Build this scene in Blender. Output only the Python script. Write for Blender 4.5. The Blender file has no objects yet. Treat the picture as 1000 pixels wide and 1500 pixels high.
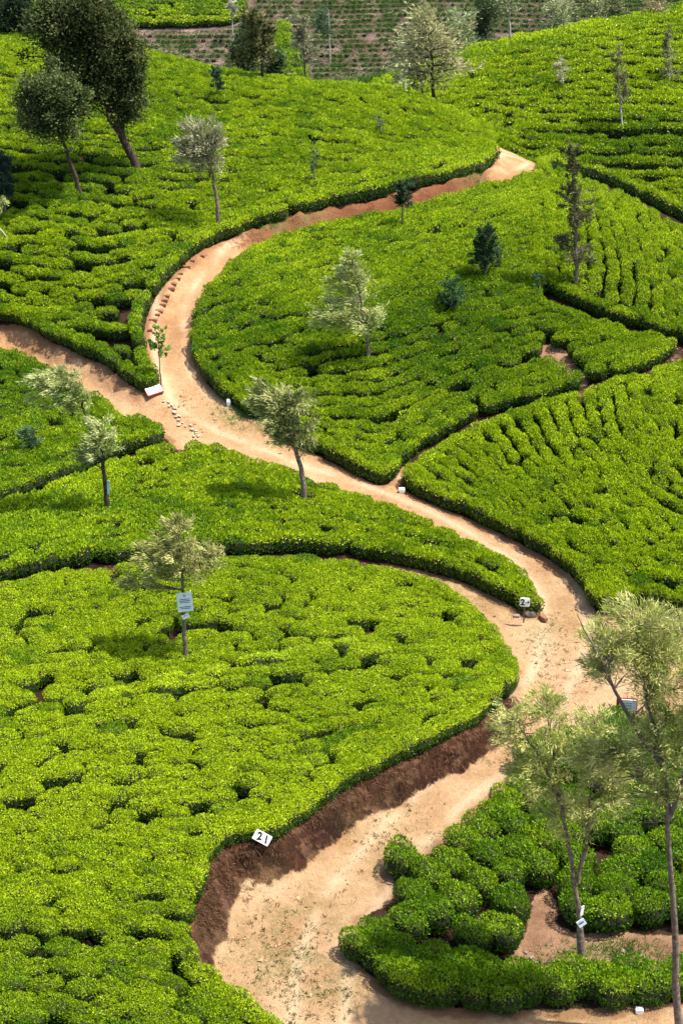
import bpy, bmesh, math, random
import numpy as np
from mathutils import Vector, Matrix, noise as mnoise
random.seed(7); rng = np.random.default_rng(7)
R = math.radians

# ------------------------------------------------------------------ camera, sky, sun, exposure
F, CX, CY, CAMZ, PITCH = 2400., 500., 750., 30., R(26)
scn = bpy.context.scene
cam_d = bpy.data.cameras.new('camera'); cam = bpy.data.objects.new('camera', cam_d)
scn.collection.objects.link(cam); scn.camera = cam
cam.location = (0, 0, CAMZ); cam.rotation_euler = (R(90) - PITCH, 0, 0)
cam_d.sensor_fit = 'VERTICAL'; cam_d.sensor_height = 24; cam_d.lens = 24 * F / 1500
cam_d.clip_start = .5; cam_d.clip_end = 2000
SUN_AZ, SUN_EL = R(98), R(67)          # azimuth measured from +Y (away from camera) towards +X (right)
sun_dir = Vector((math.sin(SUN_AZ) * math.cos(SUN_EL), math.cos(SUN_AZ) * math.cos(SUN_EL), math.sin(SUN_EL)))
w = bpy.data.worlds.new('World'); scn.world = w; w.use_nodes = True
nt = w.node_tree; bg = nt.nodes['Background']
sky = nt.nodes.new('ShaderNodeTexSky'); sky.sky_type = 'NISHITA'; sky.sun_disc = False
sky.sun_elevation = SUN_EL; sky.sun_rotation = SUN_AZ
sky.dust_density = 2.0
nt.links.new(sky.outputs[0], bg.inputs[0]); bg.inputs[1].default_value = .135
sd = bpy.data.lights.new('sun', 'SUN'); sun = bpy.data.objects.new('sun', sd); scn.collection.objects.link(sun)
sd.energy = 5.0; sd.angle = R(.5); sd.color = (1, .945, .86)
sun.rotation_euler = sun_dir.to_track_quat('Z', 'Y').to_euler()
scn.view_settings.view_transform = 'Standard'; scn.view_settings.look = 'None'
scn.view_settings.exposure = 1.02; scn.view_settings.gamma = 1
scn.cycles.max_bounces = 6; scn.cycles.diffuse_bounces = 3; scn.cycles.transmission_bounces = 3
scn.cycles.transparent_max_bounces = 8

# ------------------------------------------------------------------ helpers
def ray(u, v):
    u = np.asarray(u, float); v = np.asarray(v, float)
    a = (u - CX) / F; b = (CY - v) / F
    return np.stack([a, math.cos(PITCH) + b * math.sin(PITCH), -math.sin(PITCH) + b * math.cos(PITCH)], -1)
def Pz(u, v, z):
    d = ray(u, v); t = (z - CAMZ) / d[2]; return np.array([d[0] * t, d[1] * t, z])
def Py(u, v, y):
    d = ray(u, v); t = y / d[1]; return np.array([d[0] * t, y, CAMZ + d[2] * t])
def tag(o, label=None, cat=None, group=None, kind=None):
    if label and len(label.split()) > 16: print('LONG LABEL', len(label.split()), label)
    if label: o['label'] = label
    if cat: o['category'] = cat
    if group: o['group'] = group
    if kind: o['kind'] = kind
    return o
def link(name, me, parent=None):
    o = bpy.data.objects.new(name, me); scn.collection.objects.link(o)
    if parent is not None: o.parent = parent
    return o
def thing(name, label, cat, loc, group=None, rz=0):
    o = bpy.data.objects.new(name, None); scn.collection.objects.link(o)
    o.location = Vector([float(c) for c in loc]); o.rotation_euler = (0, 0, rz); o.empty_display_size = .2
    return tag(o, label, cat, group)
def mesh_np(name, V, Fc, mats=(), col=None, midx=None, smooth=True):
    """V (n,3); Fc list of arrays (m,k)"""
    me = bpy.data.meshes.new(name)
    V = np.asarray(V, np.float32); fl = [np.asarray(f, np.int32) for f in (Fc if isinstance(Fc, list) else [Fc]) if len(f)]
    loops = np.concatenate([f.ravel() for f in fl]); tot = np.concatenate([np.full(len(f), f.shape[1], np.int32) for f in fl])
    st = np.concatenate([[0], np.cumsum(tot)[:-1]]).astype(np.int32)
    me.vertices.add(len(V)); me.vertices.foreach_set('co', V.ravel())
    me.loops.add(len(loops)); me.loops.foreach_set('vertex_index', loops)
    me.polygons.add(len(tot)); me.polygons.foreach_set('loop_start', st); me.polygons.foreach_set('loop_total', tot)
    if midx is not None: me.polygons.foreach_set('material_index', np.asarray(midx, np.int32))
    me.update(calc_edges=True); me.validate()
    me.polygons.foreach_set('use_smooth', np.full(len(me.polygons), smooth))
    for m in mats: me.materials.append(m)
    if col is not None:
        a = me.color_attributes.new('tint', 'FLOAT_COLOR', 'POINT')
        c = np.ones((len(V), 4), np.float32); c[:, :3] = col; a.data.foreach_set('color', c.ravel())
    return me

def hash2(ix, iy, s=0):
    h = (ix.astype(np.int64) * 374761393 + iy.astype(np.int64) * 668265263 + s * 974711) & 0x7fffffff
    h = ((h ^ (h >> 13)) * 1274126177) & 0x7fffffff
    return ((h ^ (h >> 16)) & 0xffff) / 65535.
def vnoise(x, y, s=0):
    ix = np.floor(x); iy = np.floor(y); fx = x - ix; fy = y - iy
    fx = fx * fx * (3 - 2 * fx); fy = fy * fy * (3 - 2 * fy)
    a = hash2(ix, iy, s); b = hash2(ix + 1, iy, s); c = hash2(ix, iy + 1, s); d = hash2(ix + 1, iy + 1, s)
    return (a * (1 - fx) + b * fx) * (1 - fy) + (c * (1 - fx) + d * fx) * fy * 1.0
def fbm(x, y, o=4, s=0):
    r = 0; a = .5
    for k in range(o): r = r + a * (vnoise(x, y, s + k) - .5); x = x * 2.03 + 7.1; y = y * 2.03 + 3.7; a *= .5
    return r
def sstep(a, b, x):
    t = np.clip((x - a) / (b - a), 0, 1); return t * t * (3 - 2 * t)

# ------------------------------------------------------------------ terrain: heights through surveyed points
ctl = []
def cz(*l):
    for u, v, z in l: ctl.append(Pz(u, v, z))
def cy(*l):
    for u, v, y in l: ctl.append(Py(u, v, y))
cz((480, 1560, -.05), (480, 1500, 0), (600, 1250, .1), (700, 1110, .3), (790, 1000, .5), (840, 900, .7), (760, 790, 1.3), (600, 710, 1.9),
   (420, 655, 2.6), (270, 590, 3.3), (250, 450, 5.0), (330, 355, 6.2), (500, 305, 7.1), (640, 270, 7.8), (750, 235, 8.2))
cz((100, 540, 3.2), (0, 490, 3.1), (-120, 440, 3.1))
cz((700, 610, 3.0), (830, 565, 3.8), (930, 540, 4.3), (1000, 505, 4.7), (1100, 470, 5.2))
cz((520, 560, 3.9), (560, 450, 5.7), (600, 370, 6.8), (620, 300, 7.5), (400, 450, 5.4), (380, 560, 3.7))
cz((830, 480, 5.3), (830, 400, 6.7), (820, 320, 7.7), (930, 400, 6.5), (1000, 420, 5.9), (1100, 440, 5.6))
cz((950, 800, 1.9), (950, 700, 2.8), (930, 610, 3.8), (800, 700, 2.3), (1080, 800, 2.0), (1080, 650, 3.3))
cz((500, 1050, .9), (300, 950, 1.6), (300, 850, 2.2), (150, 1100, 1.5), (0, 1000, 2.0), (0, 850, 2.3), (0, 1200, 1.6), (0, 1500, 1.0), (200, 1300, .8),
   (-150, 1500, 1.2), (-150, 1200, 1.9), (-150, 1000, 2.2), (620, 950, .9), (250, 1500, .3), (600, 860, 1.0))
cz((300, 740, 2.4), (150, 750, 2.2), (0, 760, 2.0), (550, 770, 1.9), (700, 840, 1.1), (100, 640, 2.5), (-120, 650, 2.5), (0, 580, 2.7))
cz((850, 1430, .05), (990, 1350, .3), (1000, 1200, .6), (800, 1200, .3), (920, 1040, .8), (1120, 1450, .1), (1120, 1050, .9), (750, 1500, 0), (1000, 1500, 0),
   (1000, 950, 1.0))
cy((200, 300, 81.8), (200, 200, 91), (100, 400, 76.5), (0, 400, 77.5), (0, 250, 86), (0, 150, 95), (450, 230, 88), (600, 220, 89), (-150, 400, 77.5), (-150, 250, 86))
cy((380, 130, 100), (530, 148, 98), (640, 175, 95.5), (720, 210, 92), (220, 95, 105), (100, 75, 109), (0, 60, 112), (-150, 50, 113), (320, 180, 93.5))
cy((790, 246, 88), (860, 265, 86), (930, 300, 83), (1000, 340, 80), (1080, 385, 77))
for u, v, y, dy, dz_ in [(0, 60, 112, 12, 2.6), (100, 75, 109, 11, 2.6), (220, 95, 105, 10, 2.8), (380, 130, 100, 9, 3.0), (530, 148, 98, 8, 3.2), (640, 175, 95.5, 7, 3.2), (725, 205, 92, 6, 3.2), (-150, 50, 113, 12, 2.6)]:
    q = Py(u, v, y); ctl.append(np.array([q[0], y + dy, q[2] - dz_]))
for u, v, y in [(640, 106, 122), (740, 76, 127), (860, 50, 133)]:
    q = Py(u, v, y); ctl.append(np.array([q[0] * 1.05, y + 12, q[2] - 3.4]))
cy((530, 142, 118), (640, 106, 122), (740, 76, 127), (860, 50, 133), (940, 36, 138), (1010, 24, 146), (1150, 20, 146))
cy((600, 160, 113), (700, 195, 110), (780, 215, 107.5), (1000, 215, 107.5), (860, 130, 116), (1000, 130, 117), (780, 135, 116), (1000, 300, 101), (900, 285, 102), (1100, 215, 108), (1100, 300, 101), (985, 328, 98))
cy((300, 0, 186), (600, 0, 186), (860, 0, 186), (0, 0, 186), (1000, -20, 190), (500, 60, 177), (250, 60, 177), (750, 60, 177), (500, 110, 169), (250, 110, 169), (-200, 60, 177),
   (1200, -20, 190), (300, -120, 212), (800, -120, 212), (-200, -120, 212), (1300, -120, 212), (620, 90, 172))
ctl += [np.array([x, 152., -4.2]) for x in (-30, -8, 12)] + [np.array([26, 160., -3.5])]
ctl += [np.array([x, 270., 18.]) for x in (-80, 0, 80)] + [np.array([x, 12., -.3]) for x in (-25, 0, 25)] + [np.array([x, 340., 24.]) for x in (-100, 0, 100)]
CT = np.array(ctl)
def tps_fit(P, z, lam=.6):
    n = len(P); S = 50.
    Q = P / S
    r2 = ((Q[:, None] - Q[None]) ** 2).sum(-1); K = .5 * r2 * np.log(r2 + 1e-12)
    A = np.zeros((n + 3, n + 3)); A[:n, :n] = K + np.eye(n) * lam * 1e-4
    A[:n, n] = 1; A[:n, n + 1:] = Q; A[n, :n] = 1; A[n + 1:, :n] = Q.T
    return np.linalg.solve(A, np.concatenate([z, [0, 0, 0]])), Q, S
W_, Q_, S_ = tps_fit(CT[:, :2], CT[:, 2])
def tps(X, Y):
    X = X.ravel() / S_; Y = Y.ravel() / S_; out = W_[-3] + W_[-2] * X + W_[-1] * Y
    for i in range(len(Q_)):
        r2 = (X - Q_[i, 0]) ** 2 + (Y - Q_[i, 1]) ** 2
        out = out + W_[i] * .5 * r2 * np.log(r2 + 1e-12)
    return out
GX0, GY0, GS = -110., 6., .5
gx = np.arange(GX0, 110.1, GS); gy = np.arange(GY0, 345.1, GS)
XX, YY = np.meshgrid(gx, gy); HG = tps(XX, YY).reshape(XX.shape)
def H(x, y):
    x = np.clip((np.asarray(x, float) - GX0) / GS, 0, len(gx) - 2.001); y = np.clip((np.asarray(y, float) - GY0) / GS, 0, len(gy) - 2.001)
    i = x.astype(int); j = y.astype(int); fx = x - i; fy = y - j
    return (HG[j, i] * (1 - fx) + HG[j, i + 1] * fx) * (1 - fy) + (HG[j + 1, i] * (1 - fx) + HG[j + 1, i + 1] * fx) * fy
def hit(u, v, up=0.):
    """first point of surface H+up seen at pixel (vectorised)"""
    u = np.atleast_1d(np.asarray(u, float)); v = np.atleast_1d(np.asarray(v, float)); up = np.broadcast_to(np.asarray(up, float), u.shape)
    d = ray(u, v); ts = np.arange(24, 300, .25); done = np.zeros(len(u), bool); tt = np.full(len(u), 300.)
    for t in ts:
        p = d * t; below = (CAMZ + p[:, 2]) < H(p[:, 0], p[:, 1]) + up
        new = below & ~done; tt[new] = t; done |= below
        if done.all(): break
    lo = tt - .25; hi = tt.copy()
    for _ in range(12):
        m = (lo + hi) / 2; p = d * m[:, None]; b = (CAMZ + p[:, 2]) < H(p[:, 0], p[:, 1]) + up
        hi = np.where(b, m, hi); lo = np.where(b, lo, m)
    p = d * hi[:, None]; p[:, 2] += CAMZ
    return p
CAN = .60       # canopy height of plucked tea
def outline(pts, canopy=CAN, closed=False):
    """pts (u,v[,raise[,y]]) -> world xy + raise"""
    pts = [tuple(p) + (0, None)[len(p) - 2:] if len(p) < 4 else tuple(p) for p in pts]
    cn = np.full(len(pts), canopy)
    for it in range(2 if closed else 1):
        w = hit([p[0] for p in pts], [p[1] for p in pts], [p[2] + c for p, c in zip(pts, cn)])
        if closed and it == 0:      # near edges are seen at the rim of the bushes, far edges at their tops
            for i, p in enumerate(pts):
                if p[3] is not None: w[i] = Py(p[0], p[1], p[3])
            X_, Y_ = w[:, 0], w[:, 1]; sg = 1 if np.sum(X_ * np.roll(Y_, -1) - np.roll(X_, -1) * Y_) > 0 else -1
            tg = np.roll(w, -1, 0) - np.roll(w, 1, 0); ny = -tg[:, 0] * sg / (np.hypot(tg[:, 0], tg[:, 1]) + 1e-9)
            cn = canopy + .12 * np.clip(ny * 2, -1, 1)
    for i, p in enumerate(pts):
        if p[3] is not None: w[i] = Py(p[0], p[1], p[3])
    return np.column_stack([w[:, 0], w[:, 1], [p[2] for p in pts]])
def smooth_closed(P, n=3):
    for _ in range(n):      # chaikin
        Q = np.roll(P, -1, 0); P = np.stack([P * .75 + Q * .25, P * .25 + Q * .75], 1).reshape(-1, P.shape[1])
    return P
def sdist(x, y, P):
    """signed distance (inside +) to closed polygon and interpolated third column at nearest boundary point"""
    shp = np.shape(x); x = np.ravel(x); y = np.ravel(y)
    best = np.full(x.shape, 1e9); val = np.zeros(x.shape); ins = np.zeros(x.shape, bool)
    n = len(P)
    for i in range(n):
        a = P[i]; b = P[(i + 1) % n]; dx, dy = b[0] - a[0], b[1] - a[1]; L = dx * dx + dy * dy + 1e-12
        t = np.clip(((x - a[0]) * dx + (y - a[1]) * dy) / L, 0, 1)
        d = (x - a[0] - t * dx) ** 2 + (y - a[1] - t * dy) ** 2
        m = d < best; best[m] = d[m]; val[m] = (a[2] + t * (b[2] - a[2]))[m]
        c = ((a[1] > y) != (b[1] > y)); ins ^= c & (x < dx * (y - a[1]) / (dy if dy else 1e-12) + a[0])
    s = np.sqrt(best) * np.where(ins, 1, -1)
    return s.reshape(shp), val.reshape(shp)

# ------------------------------------------------------------------ tea patches (outlines surveyed along the canopy edge)
PATCH = {}
def patch(name, pts, guides, rs=1.0, bs=.85, tone=.5, edge=True, hgt=.78, holes=(), gap=.015, kind='tea', smooth=2, jit=.12, rad=.62, wave=.15, asp=(1.2, .86), brk=.10):
    P = outline(pts, CAN, True); P = smooth_closed(P, smooth)
    G = []
    for g in guides:
        g = outline(g); G.append(g[:, :2])
    HL = [smooth_closed(outline(h, .1), 1) for h in holes]
    PATCH[name] = dict(P=P, G=G, rs=rs, bs=bs, tone=tone, edge=edge, hgt=hgt, holes=HL, gap=gap, kind=kind, jit=jit, rad=rad, wave=wave, asp=asp, brk=brk)
b = .62
patch('front_left', [(-260, 900, .5), (0, 850, .2), (100, 831, 0), (200, 820), (300, 812), (400, 809), (480, 812), (560, 822), (620, 838), (660, 858), (700, 890), (735, 930, .2), (755, 960, .3), (760, 985, .4),
    (742, 1012, .6), (700, 1048, b), (640, 1075, b), (590, 1100, b), (540, 1130, b), (500, 1145, b), (470, 1172, b), (425, 1205, b), (385, 1225, b), (345, 1215, b), (318, 1235, b), (308, 1265, b), (295, 1300, b), (282, 1345, b),
    (280, 1385, .55), (310, 1412, .2), (360, 1448, .1), (420, 1492), (440, 1560), (440, 1640), (-300, 1640, .5)],
    [[(-300, 880), (0, 850), (200, 822), (400, 812), (560, 826), (700, 892)],
     [(-300, 1010), (0, 970), (250, 925), (480, 915), (650, 925), (750, 975)],
     [(-300, 1150), (0, 1115), (200, 1080), (400, 1075), (560, 1060), (745, 1010)],
     [(-300, 1300), (0, 1235), (200, 1225), (350, 1215), (500, 1140), (640, 1075)],
     [(-300, 1450), (0, 1350), (150, 1380), (280, 1400), (380, 1445), (460, 1530)],
     [(-300, 1700), (0, 1560), (150, 1560), (280, 1600), (380, 1650)]],
    rs=.60, bs=.58, tone=.95, hgt=.60, gap=.014, jit=.10, rad=.37, wave=.12, asp=(1.22, .78), brk=.2)
patch('middle_left', [(-260, 790), (0, 735), (60, 715), (100, 700), (150, 679), (180, 668), (270, 642), (330, 655), (430, 690), (480, 707), (520, 720), (600, 747), (640, 767), (700, 792), (745, 815), (768, 835), (783, 858), (788, 884), (775, 888),
    (745, 872), (700, 848), (640, 824), (560, 808), (450, 797), (330, 801), (180, 808), (100, 819), (0, 838), (-260, 890)],
    [[(-260, 785), (0, 738), (90, 708), (180, 672), (290, 662), (380, 678), (480, 712), (600, 752), (700, 800), (785, 860)],
     [(-260, 890), (0, 840), (100, 820), (180, 809), (330, 802), (450, 798), (560, 809), (640, 826), (700, 850), (785, 890)]], rs=.62, bs=.54, tone=.86, jit=.05, wave=.08, hgt=.66, gap=.015, rad=.36, asp=(1.3, .74), brk=.08)
patch('left_corner', [(-260, 480), (-60, 485), (0, 504), (36, 518), (65, 531), (120, 561), (166, 585), (176, 596), (178, 604), (209, 604), (268, 632), (180, 656), (150, 668), (100, 690), (60, 706), (0, 728), (-260, 780)],
    [[(-260, 480), (0, 506), (60, 540), (110, 562), (172, 604), (268, 630)], [(-260, 600), (0, 600), (100, 630), (180, 652)], [(-260, 770), (0, 728), (100, 690), (180, 656)]], rs=.66, bs=.60, tone=.58, hgt=.66, gap=.03, rad=.38, asp=(1.25, .76), brk=.2)
b = 1.2
patch('upper_left', [(-260, 60, .1, 115), (0, 58, .1, 114), (100, 75, .1, 110.5), (220, 94, .1, 106.3), (380, 128, .1, 101.5), (530, 147, .1, 99.5), (640, 174, .2, 97.5), (712, 196, .1, 94), (728, 216, .15), (722, 234, .4), (690, 246, .7), (640, 258, .75), (560, 277, .7), (480, 293, .65), (400, 313, .6),
    (335, 335, .5), (295, 355, .4), (255, 390, .4), (230, 420, .4), (217, 448, .4), (212, 480, .4), (218, 515, .3), (234, 540, .25), (230, 560, .25), (203, 562, .3), (175, 541, .35), (150, 522, .35), (125, 511, .35), (100, 501, .35), (72, 489, .35), (36, 464, .35), (0, 458, .35), (-260, 395, .35)],
    [[(-260, 60, 0, 114), (0, 60, 0, 113), (100, 77, 0, 109.5), (220, 96, 0, 105.5), (380, 130, 0, 100.8), (530, 149, 0, 98.8), (640, 176, 0, 96.8), (722, 210, 0, 94)],
     [(-260, 64), (0, 64), (220, 99), (380, 133), (530, 152), (640, 180), (722, 220)],
     [(-260, 170), (0, 180), (150, 190), (330, 200), (470, 215), (600, 225), (722, 228)],
     [(-260, 290), (0, 300), (150, 305), (300, 300), (430, 285), (560, 265), (700, 245)],
     [(-260, 390), (0, 400), (120, 415), (215, 400), (280, 358), (360, 328), (480, 296)],
     [(-260, 480), (0, 480), (80, 505), (150, 530), (235, 545)]], rs=.68, bs=.62, tone=.86, hgt=.66, gap=.03, jit=.05, wave=.07, rad=.39, asp=(1.3, .74), brk=.12)
patch('centre', [(775, 246), (740, 263), (690, 272), (650, 287), (600, 299), (540, 311), (480, 324), (430, 337), (385, 350), (340, 378), (310, 408), (288, 442), (279, 480), (285, 520), (300, 550), (330, 577), (360, 592), (410, 627), (470, 657),
    (520, 682), (552, 698), (572, 696), (585, 676), (610, 655), (640, 636), (655, 628), (690, 605), (740, 588), (800, 578), (832, 566), (860, 552), (880, 545), (905, 545), (955, 530), (995, 500), (985, 488), (930, 478), (880, 466), (820, 440), (790, 430), (812, 405), (822, 350), (822, 290), (805, 262)],
    [[(290, 420), (400, 347), (540, 313), (690, 274), (780, 250), (820, 250)],
     [(282, 470), (420, 425), (560, 385), (690, 345), (840, 290)],
     [(285, 530), (450, 505), (600, 470), (700, 435), (790, 418), (880, 450), (1000, 480)],
     [(330, 590), (450, 645), (560, 665), (640, 620), (740, 565), (850, 530), (1000, 495)],
     [(330, 640), (450, 690), (570, 702), (640, 645), (740, 600), (850, 570), (1000, 515)]], rs=.60, bs=.56, tone=.70, hgt=.64, gap=.018, jit=.05, wave=.07, rad=.36, asp=(1.3, .74), brk=.08,
    holes=[[(790, 504), (812, 504), (830, 516), (838, 532), (858, 546), (862, 558), (838, 566), (816, 545), (798, 528)]])
patch('centre_right', [(775, 246), (800, 244, 0, 90), (860, 262, 0, 88.5), (930, 297, 0, 85.5), (1000, 336, 0, 82.5), (1120, 400, 0, 79), (1160, 560), (1000, 490), (930, 468), (880, 455), (825, 430), (795, 412), (785, 360), (785, 300)],
    [[(755, 246), (775, 300), (780, 380), (775, 450)], [(830, 252), (850, 300), (860, 360), (855, 450)], [(880, 275), (925, 340), (950, 420), (950, 490)], [(960, 316), (1030, 400), (1060, 470), (1070, 550)], [(1060, 370), (1110, 440), (1150, 560)]],
    rs=.66, bs=.58, tone=.88, hgt=.66, gap=.012, jit=.05, wave=.06, rad=.37, asp=(1.3, .74), brk=.08)
patch('right', [(583, 692), (588, 680), (618, 664), (650, 637), (700, 617), (750, 596), (830, 573), (880, 561), (945, 544), (1000, 522), (1200, 470), (1250, 950), (1100, 905), (1000, 884), (930, 872), (885, 886), (868, 880), (856, 850), (830, 825), (790, 797), (740, 771), (700, 751), (640, 727), (600, 710)],
    [[(1200, 480), (1180, 600), (1200, 700)], [(1040, 515), (1040, 600), (1080, 660), (1220, 720)], [(940, 548), (945, 620), (975, 690), (1060, 740), (1220, 780)], [(830, 578), (850, 650), (900, 710), (1000, 760), (1220, 820)],
     [(700, 625), (740, 670), (820, 725), (940, 785), (1220, 850)], [(600, 695), (700, 745), (800, 797), (870, 850), (960, 880), (1220, 930)], [(560, 720), (660, 790), (780, 850), (900, 950), (1220, 1010)]], rs=.60, bs=.54, tone=.90, jit=.06, wave=.06, hgt=.66, gap=.01, rad=.35, asp=(1.3, .76), brk=.06)
patch('lower_right', [(672, 1190), (690, 1165), (730, 1130), (790, 1085), (850, 1045), (900, 1037), (1000, 1050), (1150, 1060), (1250, 1400), (1000, 1395), (760, 1425), (700, 1405), (640, 1382), (580, 1355), (540, 1340), (524, 1326), (535, 1305), (572, 1290), (568, 1262), (600, 1225), (650, 1210)],
    [[(512, 1380), (560, 1430), (640, 1462), (760, 1470), (990, 1452), (1200, 1440)],
     [(530, 1330), (620, 1378), (680, 1412), (760, 1455), (990, 1430), (1200, 1420)],
     [(572, 1268), (640, 1320), (720, 1370), (800, 1395), (1000, 1390), (1200, 1380)],
     [(640, 1215), (720, 1275), (800, 1325), (880, 1350), (1000, 1340), (1200, 1330)],
     [(680, 1170), (760, 1225), (850, 1280), (1000, 1290), (1200, 1280)],
     [(760, 1100), (850, 1160), (1000, 1190), (1200, 1190)],
     [(860, 1035), (950, 1060), (1200, 1070)]], rs=.92, bs=.90, tone=.36, hgt=.82, gap=.01, jit=.13, rad=.53, wave=.3, edge=False, asp=(1.08, .82), brk=.3,
    holes=[[(788, 1305), (800, 1300), (814, 1330), (806, 1352), (850, 1370), (900, 1363), (960, 1372), (1010, 1368), (1120, 1380), (1100, 1450), (990, 1440), (930, 1446), (850, 1446), (765, 1442), (735, 1428), (748, 1402), (770, 1378), (780, 1340)]])
patch('low_hedge', [(508, 1372), (528, 1348), (570, 1362), (620, 1384), (680, 1398), (740, 1410), (850, 1418), (990, 1404), (1250, 1396), (1250, 1444), (990, 1449), (850, 1462), (680, 1463), (600, 1450), (555, 1424), (522, 1396)],
    [[(508, 1352), (560, 1362), (640, 1395), (740, 1415), (850, 1422), (990, 1408), (1250, 1400)], [(500, 1390), (560, 1426), (620, 1452), (740, 1462), (850, 1464), (990, 1450), (1250, 1446)]], rs=.5, bs=.5, tone=.40, hgt=.80, gap=0, rad=.42, asp=(1.2, 1.), brk=.1, edge=False)
patch('right_hill', [(540, 143, 0, 119), (640, 104, 0, 123.5), (740, 74, 0, 128.5), (860, 48, 0, 134.5), (905, 50, 0, 134), (940, 40, 0, 138), (1200, 30, 0, 143), (1250, 215, 0, 108.5), (1000, 213, 0, 108.5), (900, 213, 0, 108.5), (780, 213, 0, 108.5), (740, 205, 0, 108), (700, 210, 0, 103.5), (640, 190, 0, 103), (560, 165, 0, 107), (530, 155, 0, 112)],
    [[(540, 141, 0, 119), (640, 104, 0, 123.5), (740, 74, 0, 128.5), (860, 48, 0, 134.5), (1200, 30, 0, 143)],
     [(545, 146, 0, 117.5), (660, 112, 0, 121.5), (760, 90, 0, 124.5), (900, 78, 0, 127), (1200, 75, 0, 129)],
     [(560, 154, 0, 115.5), (680, 135, 0, 118), (800, 128, 0, 119), (920, 120, 0, 120.5), (1200, 118, 0, 121.5)],
     [(560, 175, 0, 109), (600, 175, 0, 111), (700, 165, 0, 113.8), (820, 165, 0, 114), (950, 163, 0, 114.5), (1200, 162, 0, 115)],
     [(560, 200, 0, 103), (640, 205, 0, 104), (740, 205, 0, 109.4), (860, 212, 0, 108.5), (1000, 214, 0, 108.3), (1200, 214, 0, 108.3)]], rs=1.38, bs=.66, tone=1.0, hgt=.80, gap=.012, rad=.48, asp=(1.35, .74), brk=.06, jit=.06, wave=.1)
patch('right_valley', [(690, 200, 0, 109), (740, 203, 0, 108.5), (780, 218, 0, 107.6), (1000, 220, 0, 107.4), (1250, 220, 0, 107.4), (1250, 330, 0, 98.5), (1000, 308, 0, 99.5), (950, 300, 0, 100.2), (850, 290, 0, 100.5), (760, 270, 0, 101), (700, 225, 0, 104)],
    [[(690, 205, 0, 108.4), (780, 221, 0, 106.8), (1000, 223, 0, 106.8), (1250, 223, 0, 106.8)], [(690, 290, 0, 101), (850, 297, 0, 100), (1000, 300, 0, 100), (1250, 322, 0, 99)]], rs=1.3, bs=.7, tone=.84, hgt=.80, gap=.03, rad=.48, asp=(1.35, .72), brk=.12, jit=.07, wave=.1)
patch('right_ridge', [(930, 36, 0, 141), (1000, 30, 0, 143.5), (1200, 26, 0, 145), (1200, -30, 0, 164), (960, -30, 0, 164), (940, 10, 0, 152)],
    [[(920, 34, 0, 141.5), (1200, 28, 0, 145)], [(940, -25, 0, 164), (1200, -30, 0, 164)]], rs=1.25, tone=.6, gap=.02, rad=.6)
patch('far_field', [(60, 40, 0, 179.5), (170, 41, 0, 179.5), (240, 40, 0, 179.5), (352, 37, 0, 180), (362, 10, 0, 184), (366, -40, 0, 194), (0, -40, 0, 194), (-260, -40, 0, 194), (-260, 40, 0, 179.5)],
    [[(-260, 40, 0, 179.5), (366, 38, 0, 180)], [(-260, -40, 0, 194), (366, -40, 0, 194)]], rs=1.4, bs=1.05, tone=.75, gap=.02, rad=.7)
patch('far_strip', [(398, 38, 0, 180), (425, 34, 0, 180.5), (436, 75, 0, 174), (452, 100, 0, 170), (468, 140, 0, 150), (472, 150, 0, 125), (385, 150, 0, 125), (392, 130, 0, 150), (400, 80, 0, 173)],
    [[(380, 37, 0, 180), (470, 35, 0, 180)], [(380, 135, 0, 150), (480, 135, 0, 150)], [(380, 150, 0, 124), (480, 150, 0, 124)]], rs=1.5, bs=1.05, tone=.5, gap=.03, rad=.7)
patch('pruned', [(-260, 44, 0, 178.8), (240, 44, 0, 178.8), (370, 44, 0, 178.5), (375, -45, 0, 195), (1250, -45, 0, 195), (1250, 130, 0, 150), (860, 80, 0, 142), (640, 130, 0, 128), (540, 150, 0, 121), (380, 140, 0, 116), (220, 110, 0, 120), (-260, 100, 0, 126)],
    [[(-260, -45, 0, 195), (1250, -45, 0, 195)], [(-260, 190, 0, 156), (1250, 190, 0, 156)], [(-260, 240, 0, 118), (1250, 240, 0, 118)]], rs=1.15, bs=.6, tone=.05, edge=False, kind='pruned', gap=.09, rad=.5, hgt=.55, jit=.10, brk=.15)

RP = {k: p for k, p in PATCH.items() if p['P'][:, 2].max() > 0}
def T(x, y, detail=True):
    """final ground height: base + raised terraces + roughness"""
    x = np.asarray(x, float); y = np.asarray(y, float)
    z = H(x, y); rz = np.zeros(x.shape); bank = np.zeros(x.shape)
    for k, p in RP.items():
        P = p['P']; m = (x > P[:, 0].min() - 1.5) & (x < P[:, 0].max() + 1.5) & (y > P[:, 1].min() - 1.5) & (y < P[:, 1].max() + 1.5)
        if not m.any(): continue
        wob = fbm(x[m] * 1.3, y[m] * 1.3, 3, 11) * .45
        s, val = sdist(x[m], y[m], P)
        # inside: ease toward an area average so the terrace top stays even
        r = np.where(s > 0, val * np.exp(-np.maximum(s, 0) / 9.) , val)
        e = sstep(-.75, -.05, s + wob)
        rz[m] = np.maximum(rz[m], r * e); bank[m] = np.maximum(bank[m], np.clip((val - .22) * 1.7, 0, 1) * sstep(-.95, -.5, s + wob) * sstep(.35, .1, s))
    z = z + rz
    if detail: z = z + bank * (fbm(x * 1.9, y * 1.9, 5, 5) * .85 + fbm(x * 9, y * 9, 3, 15) * .16) + fbm(x * .8, y * .8, 3, 3) * .10 + fbm(x * 4, y * 4, 3, 8) * .035
    return (z, bank) if detail else z

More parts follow.
